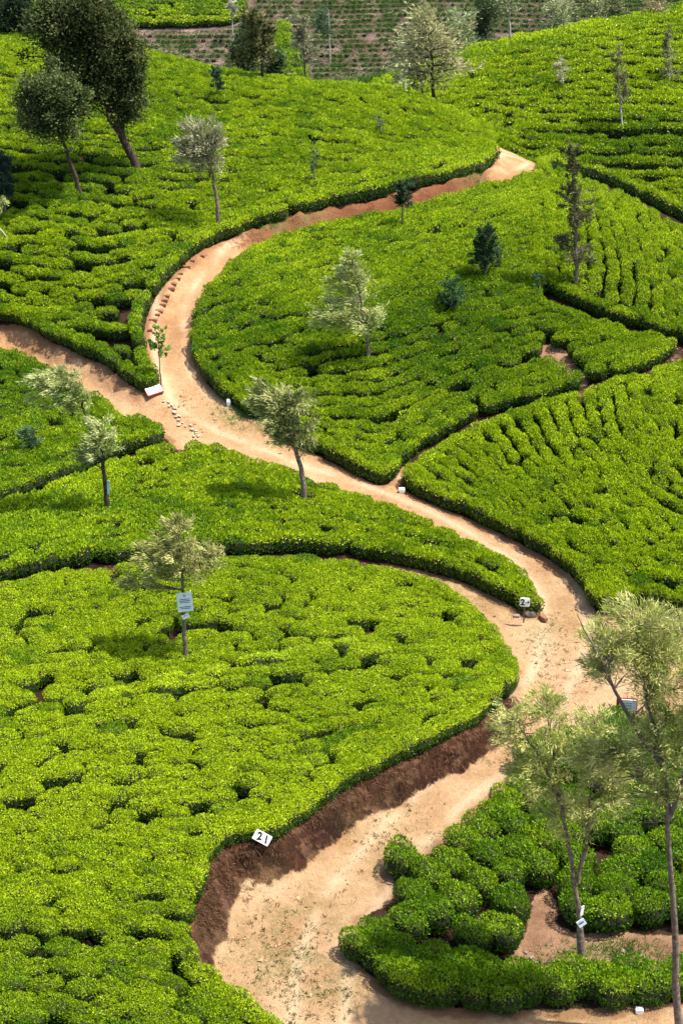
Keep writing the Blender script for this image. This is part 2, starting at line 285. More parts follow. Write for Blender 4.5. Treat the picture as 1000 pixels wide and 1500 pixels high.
# ------------------------------------------------------------------ node helpers / materials
def new_mat(name):
    m = bpy.data.materials.new(name); m.use_nodes = True; n = m.node_tree.nodes; l = m.node_tree.links
    return m, n, l, n['Principled BSDF']
def N(n, t, **k):
    x = n.new(t)
    for a, v in k.items(): setattr(x, a, v)
    return x
def noise_n(n, l, vec, scale, detail=6, rough=.6):
    x = n.new('ShaderNodeTexNoise'); x.inputs['Scale'].default_value = scale; x.inputs['Detail'].default_value = detail; x.inputs['Roughness'].default_value = rough
    l.new(vec, x.inputs['Vector']); return x.outputs['Fac']
def ramp(n, l, fac, stops):
    x = n.new('ShaderNodeValToRGB'); e = x.color_ramp.elements
    while len(e) < len(stops): e.new(.5)
    for i, (p, c) in enumerate(stops): e[i].position = p; e[i].color = tuple(c) + (1,) if len(c) == 3 else c
    l.new(fac, x.inputs[0]); return x.outputs[0]
def mixc(n, l, fac, a, b_, bt='MIX'):
    x = n.new('ShaderNodeMix'); x.data_type = 'RGBA'; x.blend_type = bt
    for s, i in ((fac, 0), (a, 6), (b_, 7)):
        if isinstance(s, (int, float)): x.inputs[i].default_value = s
        elif isinstance(s, tuple): x.inputs[i].default_value = s + (1,) if len(s) == 3 else s
        else: l.new(s, x.inputs[i])
    return x.outputs[2]
def soil(name, stops, stops2, s1=.35, s2=5., bump=.06, rough=.95, y_fade=None, fine=None, grass=None):
    m, n, l, bs = new_mat(name)
    g = N(n, 'ShaderNodeNewGeometry'); pos = g.outputs['Position']
    big = ramp(n, l, noise_n(n, l, pos, s1, 5), stops)
    sm = ramp(n, l, noise_n(n, l, pos, s2, 8, .7), stops2)
    c = mixc(n, l, .5, big, sm, 'OVERLAY')
    if y_fade:
        sx = N(n, 'ShaderNodeSeparateXYZ'); l.new(pos, sx.inputs[0])
        mr = N(n, 'ShaderNodeMapRange'); l.new(sx.outputs['Y'], mr.inputs[0]); mr.inputs[1].default_value = y_fade[0]; mr.inputs[2].default_value = y_fade[1]
        c = mixc(n, l, mr.outputs[0], c, mixc(n, l, 1., c, y_fade[2], 'MULTIPLY'))
    if grass:
        a = N(n, 'ShaderNodeAttribute'); a.attribute_name = 'tint'
        sp = N(n, 'ShaderNodeSeparateColor'); l.new(a.outputs['Color'], sp.inputs[0])
        gm = N(n, 'ShaderNodeMath', operation='MULTIPLY'); l.new(sp.outputs[0], gm.inputs[0]); l.new(ramp(n, l, noise_n(n, l, pos, 9., 6, .75), [(.42, (0, 0, 0)), (.62, (1, 1, 1))]), gm.inputs[1])
        c = mixc(n, l, gm.outputs[0], c, grass)
        tm = sp.outputs[1]
        c = mixc(n, l, tm, c, mixc(n, l, .75, c, (.20, .085, .035)))
    l.new(c, bs.inputs['Base Color']); bs.inputs['Roughness'].default_value = rough
    bs.inputs['Specular IOR Level'].default_value = .15
    ad = N(n, 'ShaderNodeMath', operation='ADD'); l.new(noise_n(n, l, pos, 14., 8, .7), ad.inputs[0]); l.new(noise_n(n, l, pos, 3., 6, .6), ad.inputs[1])
    bp = N(n, 'ShaderNodeBump'); bp.inputs['Distance'].default_value = bump; bp.inputs['Strength'].default_value = .9
    l.new(ad.outputs[0], bp.inputs['Height']); l.new(bp.outputs[0], bs.inputs['Normal'])
    return m
M_road = soil('laterite_road', [(.3, (.40, .235, .115)), (.5, (.52, .335, .185)), (.7, (.62, .42, .25))], [(.3, (.36, .34, .32)), (.5, (.5, .5, .5)), (.72, (.66, .65, .63))],
              .45, 6., .05, y_fade=(50, 78, (.98, .83, .74)), grass=(.12, .16, .05))
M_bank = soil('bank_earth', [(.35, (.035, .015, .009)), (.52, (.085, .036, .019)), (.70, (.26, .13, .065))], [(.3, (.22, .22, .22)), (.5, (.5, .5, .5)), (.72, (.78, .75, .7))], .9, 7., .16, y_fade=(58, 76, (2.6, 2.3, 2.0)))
M_soil = soil('plantation_soil', [(.35, (.045, .022, .013)), (.6, (.10, .05, .028))], [(.3, (.3, .3, .3)), (.7, (.7, .7, .7))], .6, 6., .08)
M_bare = soil('bare_soil', [(.3, (.13, .06, .035)), (.6, (.30, .15, .085))], [(.3, (.3, .3, .3)), (.7, (.72, .7, .7))], .6, 5., .08, grass=(.06, .12, .02))
M_mauve = soil('pruned_litter', [(.3, (.06, .038, .032)), (.5, (.13, .085, .072)), (.7, (.24, .165, .14))], [(.3, (.3, .3, .3)), (.7, (.75, .72, .72))], .5, 3., .08)

def earth():
    m, n, l, bs = new_mat('plantation_earth')
    g = N(n, 'ShaderNodeNewGeometry'); pos = g.outputs['Position']
    z = N(n, 'ShaderNodeAttribute'); z.attribute_name = 'zone'; zs = N(n, 'ShaderNodeSeparateColor'); l.new(z.outputs['Color'], zs.inputs[0])
    t = N(n, 'ShaderNodeAttribute'); t.attribute_name = 'tint'; ts = N(n, 'ShaderNodeSeparateColor'); l.new(t.outputs['Color'], ts.inputs[0])
    big = noise_n(n, l, pos, .5, 5); mid = noise_n(n, l, pos, 5.5, 8, .72); fin = noise_n(n, l, pos, 26., 6, .7)
    def two(a, b_, k=.55): return mixc(n, l, k, ramp(n, l, big, a), ramp(n, l, mid, b_), 'OVERLAY')
    def thr(src, lo=.42, hi=.58, amp=.7):
        q = N(n, 'ShaderNodeMath', operation='SUBTRACT'); l.new(mid, q.inputs[0]); q.inputs[1].default_value = .5
        q2 = N(n, 'ShaderNodeMath', operation='MULTIPLY_ADD'); l.new(q.outputs[0], q2.inputs[0]); q2.inputs[1].default_value = amp; l.new(src, q2.inputs[2])
        r_ = N(n, 'ShaderNodeMapRange'); r_.interpolation_type = 'SMOOTHSTEP'; l.new(q2.outputs[0], r_.inputs[0]); r_.inputs[1].default_value = lo; r_.inputs[2].default_value = hi; return r_.outputs[0]
    soil_c = two([(.35, (.022, .011, .007)), (.6, (.055, .028, .016))], [(.3, (.3, .3, .3)), (.7, (.7, .7, .7))])  # brown soil under tea, darkened to paint shade in the holes
    bare_c = two([(.3, (.20, .10, .058)), (.6, (.42, .25, .145))], [(.3, (.25, .25, .25)), (.7, (.75, .72, .7))])
    road_c = two([(.3, (.38, .22, .10)), (.5, (.50, .315, .165)), (.7, (.60, .41, .235))], [(.30, (.30, .28, .26)), (.45, (.48, .48, .48)), (.72, (.66, .65, .63))], .7)
    mp = N(n, 'ShaderNodeMapping'); mp.inputs['Scale'].default_value = (5.5, 5.5, 1.1); l.new(pos, mp.inputs[0])
    stk = noise_n(n, l, mp.outputs[0], 2.2, 8, .75)
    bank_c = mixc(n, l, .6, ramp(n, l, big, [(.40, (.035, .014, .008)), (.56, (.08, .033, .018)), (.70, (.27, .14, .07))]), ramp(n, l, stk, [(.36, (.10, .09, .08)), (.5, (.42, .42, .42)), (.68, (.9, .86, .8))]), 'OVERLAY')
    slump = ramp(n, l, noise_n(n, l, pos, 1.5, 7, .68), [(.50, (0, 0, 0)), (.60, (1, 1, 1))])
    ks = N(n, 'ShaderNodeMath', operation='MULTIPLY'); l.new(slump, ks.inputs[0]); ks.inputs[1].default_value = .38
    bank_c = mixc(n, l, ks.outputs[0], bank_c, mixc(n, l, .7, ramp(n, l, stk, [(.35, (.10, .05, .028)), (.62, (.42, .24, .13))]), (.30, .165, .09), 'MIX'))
    sx = N(n, 'ShaderNodeSeparateXYZ'); l.new(pos, sx.inputs[0])
    mr = N(n, 'ShaderNodeMapRange'); l.new(sx.outputs['Y'], mr.inputs[0]); mr.inputs[1].default_value = 50; mr.inputs[2].default_value = 76
    road_c = mixc(n, l, mr.outputs[0], road_c, mixc(n, l, 1., road_c, (.98, .86, .80), 'MULTIPLY'))
    bank_c = mixc(n, l, mr.outputs[0], bank_c, mixc(n, l, .6, bank_c, (.34, .135, .06)))
    road_c = mixc(n, l, thr(ts.outputs[1], .35, .75, 1.2), road_c, mixc(n, l, .8, road_c, (.30, .145, .07)))
    road_c = mixc(n, l, ts.outputs[2], road_c, mixc(n, l, .55, road_c, (.74, .56, .36)))
    spk = ramp(n, l, fin, [(.56, (0, 0, 0)), (.66, (1, 1, 1))]); k = N(n, 'ShaderNodeMath', operation='MULTIPLY'); l.new(spk, k.inputs[0]); k.inputs[1].default_value = .35
    road_c = mixc(n, l, k.outputs[0], road_c, (.20, .10, .05))
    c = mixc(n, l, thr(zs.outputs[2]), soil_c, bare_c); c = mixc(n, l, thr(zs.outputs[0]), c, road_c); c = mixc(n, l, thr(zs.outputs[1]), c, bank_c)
    gm = N(n, 'ShaderNodeMath', operation='MULTIPLY'); l.new(ts.outputs[0], gm.inputs[0]); l.new(ramp(n, l, noise_n(n, l, pos, 9., 6, .75), [(.42, (0, 0, 0)), (.62, (1, 1, 1))]), gm.inputs[1])
    c = mixc(n, l, gm.outputs[0], c, (.12, .17, .05))
    l.new(c, bs.inputs['Base Color']); bs.inputs['Roughness'].default_value = .95; bs.inputs['Specular IOR Level'].default_value = .12
    ad = N(n, 'ShaderNodeMath', operation='ADD'); l.new(fin, ad.inputs[0]); l.new(mid, ad.inputs[1]); ad2 = N(n, 'ShaderNodeMath', operation='ADD'); l.new(ad.outputs[0], ad2.inputs[0]); l.new(stk, ad2.inputs[1])
    bp = N(n, 'ShaderNodeBump'); bp.inputs['Distance'].default_value = .10; bp.inputs['Strength'].default_value = 1.; l.new(ad2.outputs[0], bp.inputs['Height']); l.new(bp.outputs[0], bs.inputs['Normal'])
    return m
M_earth = earth()

def leafmat(name, instancer):
    m, n, l, bs = new_mat(name)
    a = N(n, 'ShaderNodeAttribute'); a.attribute_name = 'tint'; c = a.outputs['Color']
    if instancer:
        sp = N(n, 'ShaderNodeSeparateColor'); l.new(c, sp.inputs[0])
        # R: share of young flush, cut sharply to paint shade on bush sides, G: leaf's own lightness, B: pale underside
        t = N(n, 'ShaderNodeAttribute'); t.attribute_type = 'INSTANCER'; t.attribute_name = 'tone'
        oi = N(n, 'ShaderNodeObjectInfo')
        g = N(n, 'ShaderNodeNewGeometry')
        nz = noise_n(n, l, g.outputs['Position'], .16, 3)
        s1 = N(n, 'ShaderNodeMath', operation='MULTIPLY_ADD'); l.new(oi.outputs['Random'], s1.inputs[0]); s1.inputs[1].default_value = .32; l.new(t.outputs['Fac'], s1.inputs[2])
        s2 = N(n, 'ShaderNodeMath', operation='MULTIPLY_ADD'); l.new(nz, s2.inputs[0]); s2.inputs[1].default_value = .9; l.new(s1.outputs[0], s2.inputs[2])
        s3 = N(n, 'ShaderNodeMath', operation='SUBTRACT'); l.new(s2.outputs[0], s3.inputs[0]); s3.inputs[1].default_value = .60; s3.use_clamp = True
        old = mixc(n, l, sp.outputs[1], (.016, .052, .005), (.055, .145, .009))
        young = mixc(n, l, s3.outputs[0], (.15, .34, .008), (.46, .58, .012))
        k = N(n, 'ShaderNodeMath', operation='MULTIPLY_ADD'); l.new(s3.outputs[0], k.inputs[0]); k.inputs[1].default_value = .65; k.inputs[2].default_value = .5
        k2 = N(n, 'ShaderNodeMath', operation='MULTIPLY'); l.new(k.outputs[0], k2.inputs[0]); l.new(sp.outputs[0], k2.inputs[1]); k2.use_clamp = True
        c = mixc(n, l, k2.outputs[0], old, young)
    l.new(c, bs.inputs['Base Color']); bs.inputs['Roughness'].default_value = .42 if instancer else .6
    bs.inputs['Specular IOR Level'].default_value = .22 if instancer else .06
    tr = N(n, 'ShaderNodeBsdfTranslucent'); l.new(c, tr.inputs[0])
    mx = N(n, 'ShaderNodeMixShader'); mx.inputs[0].default_value = .30 if instancer else .38
    l.new(bs.outputs[0], mx.inputs[1]); l.new(tr.outputs[0], mx.inputs[2]); l.new(mx.outputs[0], n['Material Output'].inputs[0])
    return m
M_tea = leafmat('tea_leaves', True); M_leaf = leafmat('tree_leaves', False)
def flat(name, c, rough=.8, ns=0, c2=None, bump=0):
    m, n, l, bs = new_mat(name); bs.inputs['Roughness'].default_value = rough; bs.inputs['Specular IOR Level'].default_value = .2
    if ns:
        g = N(n, 'ShaderNodeTexCoord'); f = noise_n(n, l, g.outputs['Object'], ns, 6, .7)
        l.new(ramp(n, l, f, [(.35, c), (.65, c2)]), bs.inputs['Base Color'])
        if bump:
            bp = N(n, 'ShaderNodeBump'); bp.inputs['Distance'].default_value = bump; l.new(f, bp.inputs['Height']); l.new(bp.outputs[0], bs.inputs['Normal'])
    else: bs.inputs['Base Color'].default_value = tuple(c) + (1,)
    return m
M_core = flat('tea_twigs_shade', (.012, .022, .006), .95, 6, (.035, .03, .016))  # stems, plus the bush core whose dark tone paints inner shade
M_bark = flat('grey_bark', (.07, .045, .03), .9, 9, (.24, .19, .15), .03)
M_barkd = flat('dark_bark', (.025, .016, .011), .9, 8, (.08, .055, .04), .03)
M_barkp = flat('pale_bark', (.28, .25, .21), .9, 8, (.5, .46, .4), .02)
M_white = flat('weathered_white_paint', (.60, .60, .56), .6, 5, (.82, .82, .79))
M_pale = flat('pale_blue_paint', (.55, .66, .70), .5, 6, (.72, .80, .83))
M_black = flat('black_paint', (.015, .015, .017), .6)
M_red = flat('red_paint', (.22, .03, .025), .7, 7, (.38, .06, .04))
M_stone = flat('field_stone', (.14, .10, .075), .95, 5, (.38, .31, .25), .04)
M_stonep = flat('pale_field_stone', (.34, .25, .17), .95, 5, (.55, .45, .34), .03)
M_crumb = flat('earth_crumbs', (.22, .125, .065), .95, 5, (.46, .32, .19))
M_stonew = flat('whitewashed_stone', (.62, .60, .56), .9, 7, (.85, .84, .8), .02)
M_brick = flat('red_clay', (.16, .065, .035), .95, 7, (.34, .17, .10), .03)
M_teal = flat('teal_paint', (.10, .24, .25), .6, 6, (.2, .36, .36))

# ------------------------------------------------------------------ ground sheet, split by what it is made of
print('terrain mesh')
rows = [15.]
while rows[-1] < 342: rows.append(rows[-1] + max(.085, (rows[-1] - 22) * .0026 if rows[-1] < 130 else .6))
rows = np.array(rows); sx = np.linspace(-1, 1, 471); sx = np.sign(sx) * (abs(sx) * .27 + np.maximum(0, abs(sx) - .8) ** 1.5 * 2.1)
TX = sx[None, :] * (rows[:, None] + 12); TY = np.repeat(rows[:, None], len(sx), 1)
print('grid', TX.shape)
TZ, BK = T(TX, TY)
inpatch = np.full(TX.shape, -9.); pruned = np.full(TX.shape, -9.); hole = np.full(TX.shape, -9.)
for k, p in PATCH.items():
    P = p['P']; m = (TX > P[:, 0].min() - 1) & (TX < P[:, 0].max() + 1) & (TY > P[:, 1].min() - 1) & (TY < P[:, 1].max() + 1)
    s, _ = sdist(TX[m], TY[m], P)
    t = pruned if p['kind'] == 'pruned' else inpatch
    t[m] = np.maximum(t[m], s)
    for hp in p['holes']:
        s, _ = sdist(TX[m], TY[m], hp); hole[m] = np.maximum(hole[m], s)
# road network: widths either side of surveyed centre lines
def polyline(pts, n=8):
    p = hit([q[0] for q in pts], [q[1] for q in pts], 0.); w_ = np.array([q[2] for q in pts])
    P = np.column_stack([p[:, 0], p[:, 1], w_])
    for _ in range(2):
        Q = [P[:1]] + [np.stack([P[i] * .75 + P[i + 1] * .25, P[i] * .25 + P[i + 1] * .75]) for i in range(len(P) - 1)] + [P[-1:]]
        P = np.concatenate(Q)
    return P
ROADS = [polyline([(430, 1640, 6), (470, 1500, 6), (470, 1400, 5), (530, 1290, 4.), (640, 1170, 3.4), (750, 1080, 3.6), (815, 990, 3.6), (835, 900, 2.6), (800, 830, 2.2), (730, 782, 1.8), (660, 745, 1.6), (580, 712, 1.5), (500, 685, 1.7), (400, 645, 2.2), (320, 610, 2.8), (262, 570, 2.6), (248, 510, 1.9), (248, 450, 2.), (275, 395, 2.), (330, 352, 2.), (410, 326, 2.2), (500, 305, 2.2), (600, 286, 2.2), (680, 262, 2.2), (735, 245, 2.3), (755, 232, 2.6)]),
         polyline([(-260, 418, 3), (-100, 462, 2.8), (0, 494, 2.6), (60, 521, 2.4), (130, 556, 2.4), (200, 590, 2.4), (290, 615, 2.2)]),
         polyline([(810, 960, 3), (760, 900, 2.4), (700, 868, 2.0), (640, 843, 1.4), (600, 832, .9), (570, 822, .4)]),
         polyline([(440, 1640, 6), (560, 1500, 3.4), (680, 1500, 2.0), (800, 1500, 2.0), (1000, 1493, 2.0), (1250, 1480, 2.0)]),
         polyline([(900, 1020, 3.), (1100, 990, 3.)])]
def dline(x, y, P):
    best = np.full(x.shape, 1e9)
    for a, b_ in zip(P[:-1], P[1:]):
        dx, dy = b_[0] - a[0], b_[1] - a[1]; t = np.clip(((x - a[0]) * dx + (y - a[1]) * dy) / (dx * dx + dy * dy + 1e-9), 0, 1)
        best = np.minimum(best, np.hypot(x - a[0] - t * dx, y - a[1] - t * dy) - (a[2] + t * (b_[2] - a[2])))
    return best
nr = TY < 95
droad = np.full(TX.shape, 9.)
for P in ROADS: droad[nr] = np.minimum(droad[nr], dline(TX[nr], TY[nr], P))
# wheel ruts and hollows worn in the road
near_edge = np.clip(-inpatch, 0, 3)
rut = fbm(TX * .9 + 5, TY * .35, 4, 21)
TZ -= np.where((droad < 0) & (inpatch < 0), sstep(.2, 1.2, near_edge) * (.05 + .12 * np.maximum(rut, 0)), 0)
isroad = (droad < .1) & (inpatch < -.12) & (BK < .3)
isbank = (BK >= .3)
# grass growing in the road; second channel: redder soil by the edges
attr = np.zeros(TX.shape + (3,), np.float32)
for (u, v, ru, rv, s_) in [(430, 1400, 90, 90, .8), (340, 1500, 80, 40, .8), (370, 605, 55, 22, 1.5), (650, 870, 90, 28, .7), (590, 1250, 80, 60, .4), (790, 920, 40, 30, .6), (420, 340, 60, 14, 1.1), (650, 275, 70, 9, 1.), (335, 590, 40, 25, .5), (900, 1400, 60, 25, 1.0), (700, 275, 40, 10, .9), (255, 420, 22, 20, .4), (870, 1480, 100, 12, .3)]:
    c = hit(u, v)[0]; ex = hit(u + ru, v)[0]; ey = hit(u, v - rv)[0]
    rx = abs(ex[0] - c[0]) + .2; ry = abs(ey[1] - c[1]) + .2
    m = nr
    attr[..., 0][m] = np.maximum(attr[..., 0][m], s_ * np.exp(-((TX[m] - c[0]) / rx) ** 2 - ((TY[m] - c[1]) / ry) ** 2))
attr[..., 0] *= sstep(-.1, .15, fbm(TX * 1.7, TY * 1.7, 3, 31) + .05)
attr[..., 1] = sstep(.55, .0, near_edge + fbm(TX * 2, TY * 2, 3, 17) * .8) * .8
zone = np.zeros(TX.shape + (3,), np.float32)
zone[..., 0] = np.where(TY < 112, sstep(.5, -.3, droad), 0) * sstep(.4, -.2, inpatch)
zone[..., 1] = BK
zone[..., 2] = np.maximum(sstep(.3, -.1, inpatch) * (TY < 96) * .44, sstep(-.4, .2, hole))  # gaps and paths keep some darker soil as painted shade
Pm = ROADS[0].copy(); Pm[:, 2] = 0; dc = np.full(TX.shape, 9.); dc[nr] = dline(TX[nr], TY[nr], Pm)
trk = np.exp(-((dc - .72 - .25 * fbm(TX * .4, TY * .4, 2, 61)) / .2) ** 2)
attr[..., 2] = trk * sstep(-.25, .2, fbm(TX * 1.1, TY * 1.1, 3, 62) + .1); TZ -= np.where(isroad, trk * .035, 0)
nx_, ny_ = TX.shape[1], TX.shape[0]
V = np.column_stack([TX.ravel(), TY.ravel(), TZ.ravel()])
ii = (np.arange(ny_ - 1)[:, None] * nx_ + np.arange(nx_ - 1)[None]).ravel()
Q = np.column_stack([ii, ii + 1, ii + nx_ + 1, ii + nx_])
cls = np.zeros(TX.shape, int)                          # 0 soil under tea
bare = (~isroad) & (((inpatch < .05) & (TY < 112)) | (hole > -.1)); cls[bare] = 1
cls[(pruned > -3) & (inpatch < .2) & (TY > 112)] = 4
cls[isroad] = 2; cls[isbank] = 3
qc = cls.ravel()[ii]
def sub_sheet(name, sel, mat, label, cat):
    q = Q[sel]; u_, inv = np.unique(q.ravel(), return_inverse=True)
    me = mesh_np(name, V[u_], inv.reshape(q.shape), [mat], attr.reshape(-1, 3)[u_])
    a = me.color_attributes.new('zone', 'FLOAT_COLOR', 'POINT'); c = np.ones((len(u_), 4), np.float32); c[:, :3] = zone.reshape(-1, 3)[u_]; a.data.foreach_set('color', c.ravel())
    return tag(link(name, me), label, cat, None, 'structure')
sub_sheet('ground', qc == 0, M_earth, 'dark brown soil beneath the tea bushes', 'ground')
sub_sheet('bare_ground', qc == 1, M_earth, 'bare reddish brown soil of the gaps and footpaths between tea fields', 'ground')
sub_sheet('dirt_road', qc == 2, M_earth, 'sandy orange dirt road winding between the tea fields', 'road')
sub_sheet('earth_bank', qc == 3, M_earth, 'steep cut earth banks along the dirt road', 'bank')
sub_sheet('hillside', qc == 4, M_mauve, 'far mauve brown hillside of hard pruned tea', 'hillside')

# ------------------------------------------------------------------ tea bush models
def blades(P, D, Nn, L, Wd):
    """lozenge leaves: base P, direction D, side from cross(D,Nn)"""
    D = D / np.linalg.norm(D, axis=1, keepdims=True)
    S = np.cross(D, Nn); S /= np.linalg.norm(S, axis=1, keepdims=True) + 1e-9
    L = np.asarray(L).reshape(-1, 1); Wd = np.asarray(Wd).reshape(-1, 1)
    n = len(P); V = np.empty((n, 4, 3)); V[:, 0] = P; V[:, 1] = P + D * L * .5 + S * Wd * .5; V[:, 2] = P + D * L; V[:, 3] = P + D * L * .5 - S * Wd * .5
    return V.reshape(-1, 3), np.arange(n * 4).reshape(n, 4)
def bush_mesh(name, nleaf, leaf, seed, sparse=0.):
    r = np.random.default_rng(seed)
    nb = 9; ba = r.uniform(0, 6.28, nb); bd = r.normal(size=(nb, 3)); bd[:, 2] = abs(bd[:, 2]); bd /= np.linalg.norm(bd, axis=1, keepdims=True)
    amp = r.uniform(.03, .13, nb)
    def prof(a, q):            # q 0 top centre -> 1 rim -> 1.9 skirt bottom
        q = np.asarray(q); rho = np.where(q < 1, q ** .8, 1 - (q - 1) ** 2 * .38)
        z = np.where(q < 1, .60 + .40 * (1 - np.clip(q, 0, 1) ** 4.0) ** .6, .60 - (q - 1) * .60)
        p = np.stack([rho * np.cos(a), rho * np.sin(a), z], -1)
        d = p - [0, 0, .35]; d = d / (np.linalg.norm(d, axis=-1, keepdims=True) + 1e-9)
        k = 1 + (amp * np.maximum(0, np.einsum('...i,ji->...j', d, bd) - .55) / .45).sum(-1) + .05 * np.sin(3 * a + seed) - .04
        p[..., :2] *= k[..., None]; p[..., 2] *= (1 + (k - 1) * .9)
        return p, d
    q = np.where(r.random(nleaf) < .62, r.random(nleaf) ** .6, 1 + r.random(nleaf) * .85); a = r.uniform(0, 6.283, nleaf)
    p, d = prof(a, q)
    cl = np.sin(p[:, 0] * 17 + seed) * np.sin(p[:, 1] * 15 + seed * 2) * np.sin(p[:, 2] * 13 + 1); p += d * (cl * .035 - np.abs(r.normal(size=nleaf)) * .055 + .03)[:, None] + r.normal(size=p.shape) * .012
    nrm = d * [.8, .8, 1.1] + r.normal(size=d.shape) * .85
    Dv = r.normal(size=d.shape) + d * .8 + [0, 0, .8]
    Dv -= nrm * (np.einsum('ij,ij->i', Dv, nrm) / (nrm ** 2).sum(1))[:, None] * .75
    L = leaf * r.uniform(.7, 1.35, nleaf)
    Vl, Fl = blades(p, Dv, nrm, L, L * r.uniform(.42, .6, nleaf))
    fl = np.clip((p[:, 2] - .72) / .16, 0, 1) * (r.random(nleaf) ** .7 * 1.15) + (r.random(nleaf) < .12) * .3  # flush on the plucked top; its hard cutoff paints the sides shaded
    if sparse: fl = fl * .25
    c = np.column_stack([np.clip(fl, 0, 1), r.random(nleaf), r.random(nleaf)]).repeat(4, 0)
    # twiggy body, near black to paint the shade between leaves
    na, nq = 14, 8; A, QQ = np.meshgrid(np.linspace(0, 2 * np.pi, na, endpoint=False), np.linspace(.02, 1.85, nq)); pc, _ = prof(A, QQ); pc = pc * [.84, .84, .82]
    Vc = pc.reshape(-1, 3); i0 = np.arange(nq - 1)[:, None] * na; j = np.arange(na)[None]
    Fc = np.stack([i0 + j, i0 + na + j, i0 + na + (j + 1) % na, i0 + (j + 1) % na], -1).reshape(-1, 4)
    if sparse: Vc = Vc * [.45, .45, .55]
    # woody stems
    st_v, st_f = [], []
    for k in range(7):
        an = r.uniform(0, 6.28); p0 = np.array([.12 * math.cos(an), .12 * math.sin(an), -.12]); p1 = np.array([.7 * math.cos(an), .7 * math.sin(an), .42])
        tv, tf = tube_np([p0, p1], [.035, .02], 4); st_f.append(tf + sum(len(s) for s in st_v)); st_v.append(tv)
    Vs = np.concatenate(st_v); Fs = np.concatenate(st_f)
    V = np.concatenate([Vl, Vc, Vs]); Fq = np.concatenate([Fl, Fc + len(Vl), Fs + len(Vl) + len(Vc)])
    col = np.concatenate([c, np.zeros((len(Vc) + len(Vs), 3))])
    mi = np.concatenate([np.zeros(len(Fl)), np.ones(len(Fc) + len(Fs))])
    return mesh_np(name, V, [Fq], [M_tea, M_core], col, mi, smooth=False)
def tube_np(P, rad, k=6, cap=True):
    P = np.asarray(P, float); n = len(P); Tn = np.gradient(P, axis=0) if n > 2 else np.repeat((P[1] - P[0])[None], 2, 0)
    Tn /= np.linalg.norm(Tn, axis=1, keepdims=True) + 1e-9
    up = np.array([0.31, .95, .07]); A = np.cross(Tn, up); A /= np.linalg.norm(A, axis=1, keepdims=True) + 1e-9; B = np.cross(Tn, A)
    an = np.linspace(0, 2 * np.pi, k, endpoint=False)
    V = P[:, None] + (A[:, None] * np.cos(an)[None, :, None] + B[:, None] * np.sin(an)[None, :, None]) * np.asarray(rad)[:, None, None]
    i0 = np.arange(n - 1)[:, None] * k; j = np.arange(k)[None]
    return V.reshape(-1, 3), np.stack([i0 + j, i0 + (j + 1) % k, i0 + k + (j + 1) % k, i0 + k + j], -1).reshape(-1, 4)
print('bush models')
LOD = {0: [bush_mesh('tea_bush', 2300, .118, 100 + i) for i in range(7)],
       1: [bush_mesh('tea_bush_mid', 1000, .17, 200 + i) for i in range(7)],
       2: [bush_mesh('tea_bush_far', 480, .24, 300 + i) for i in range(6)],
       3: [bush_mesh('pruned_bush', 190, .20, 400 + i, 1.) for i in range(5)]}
lib = {}
for k, l_ in LOD.items():
    c = bpy.data.collections.new('bush_models_%d' % k); lib[k] = c
    for i, me in enumerate(l_):
        o = bpy.data.objects.new('model_%d_%02d' % (k, i), me); c.objects.link(o)
def gn_instancer(k):
    ng = bpy.data.node_groups.new('scatter_%d' % k, 'GeometryNodeTree'); ng.is_modifier = True
    ng.interface.new_socket('Geometry', in_out='INPUT', socket_type='NodeSocketGeometry'); ng.interface.new_socket('Geometry', in_out='OUTPUT', socket_type='NodeSocketGeometry')
    n = ng.nodes; l = ng.links; gi = n.new('NodeGroupInput'); go = n.new('NodeGroupOutput')
    ci = n.new('GeometryNodeCollectionInfo'); ci.inputs['Collection'].default_value = lib[k]; ci.inputs['Separate Children'].default_value = True; ci.inputs['Reset Children'].default_value = True
    ip = n.new('GeometryNodeInstanceOnPoints'); ip.inputs['Pick Instance'].default_value = True
    def at(nm, t):
        x = n.new('GeometryNodeInputNamedAttribute'); x.data_type = t; x.inputs['Name'].default_value = nm; return x.outputs['Attribute']
    er = n.new('FunctionNodeEulerToRotation'); l.new(at('rot', 'FLOAT_VECTOR'), er.inputs[0])
    l.new(gi.outputs[0], ip.inputs['Points']); l.new(ci.outputs[0], ip.inputs['Instance']); l.new(at('idx', 'INT'), ip.inputs['Instance Index'])
    l.new(er.outputs[0], ip.inputs['Rotation']); l.new(at('scl', 'FLOAT_VECTOR'), ip.inputs['Scale']); l.new(ip.outputs[0], go.inputs[0])
    return ng
GN = {k: gn_instancer(k) for k in lib}

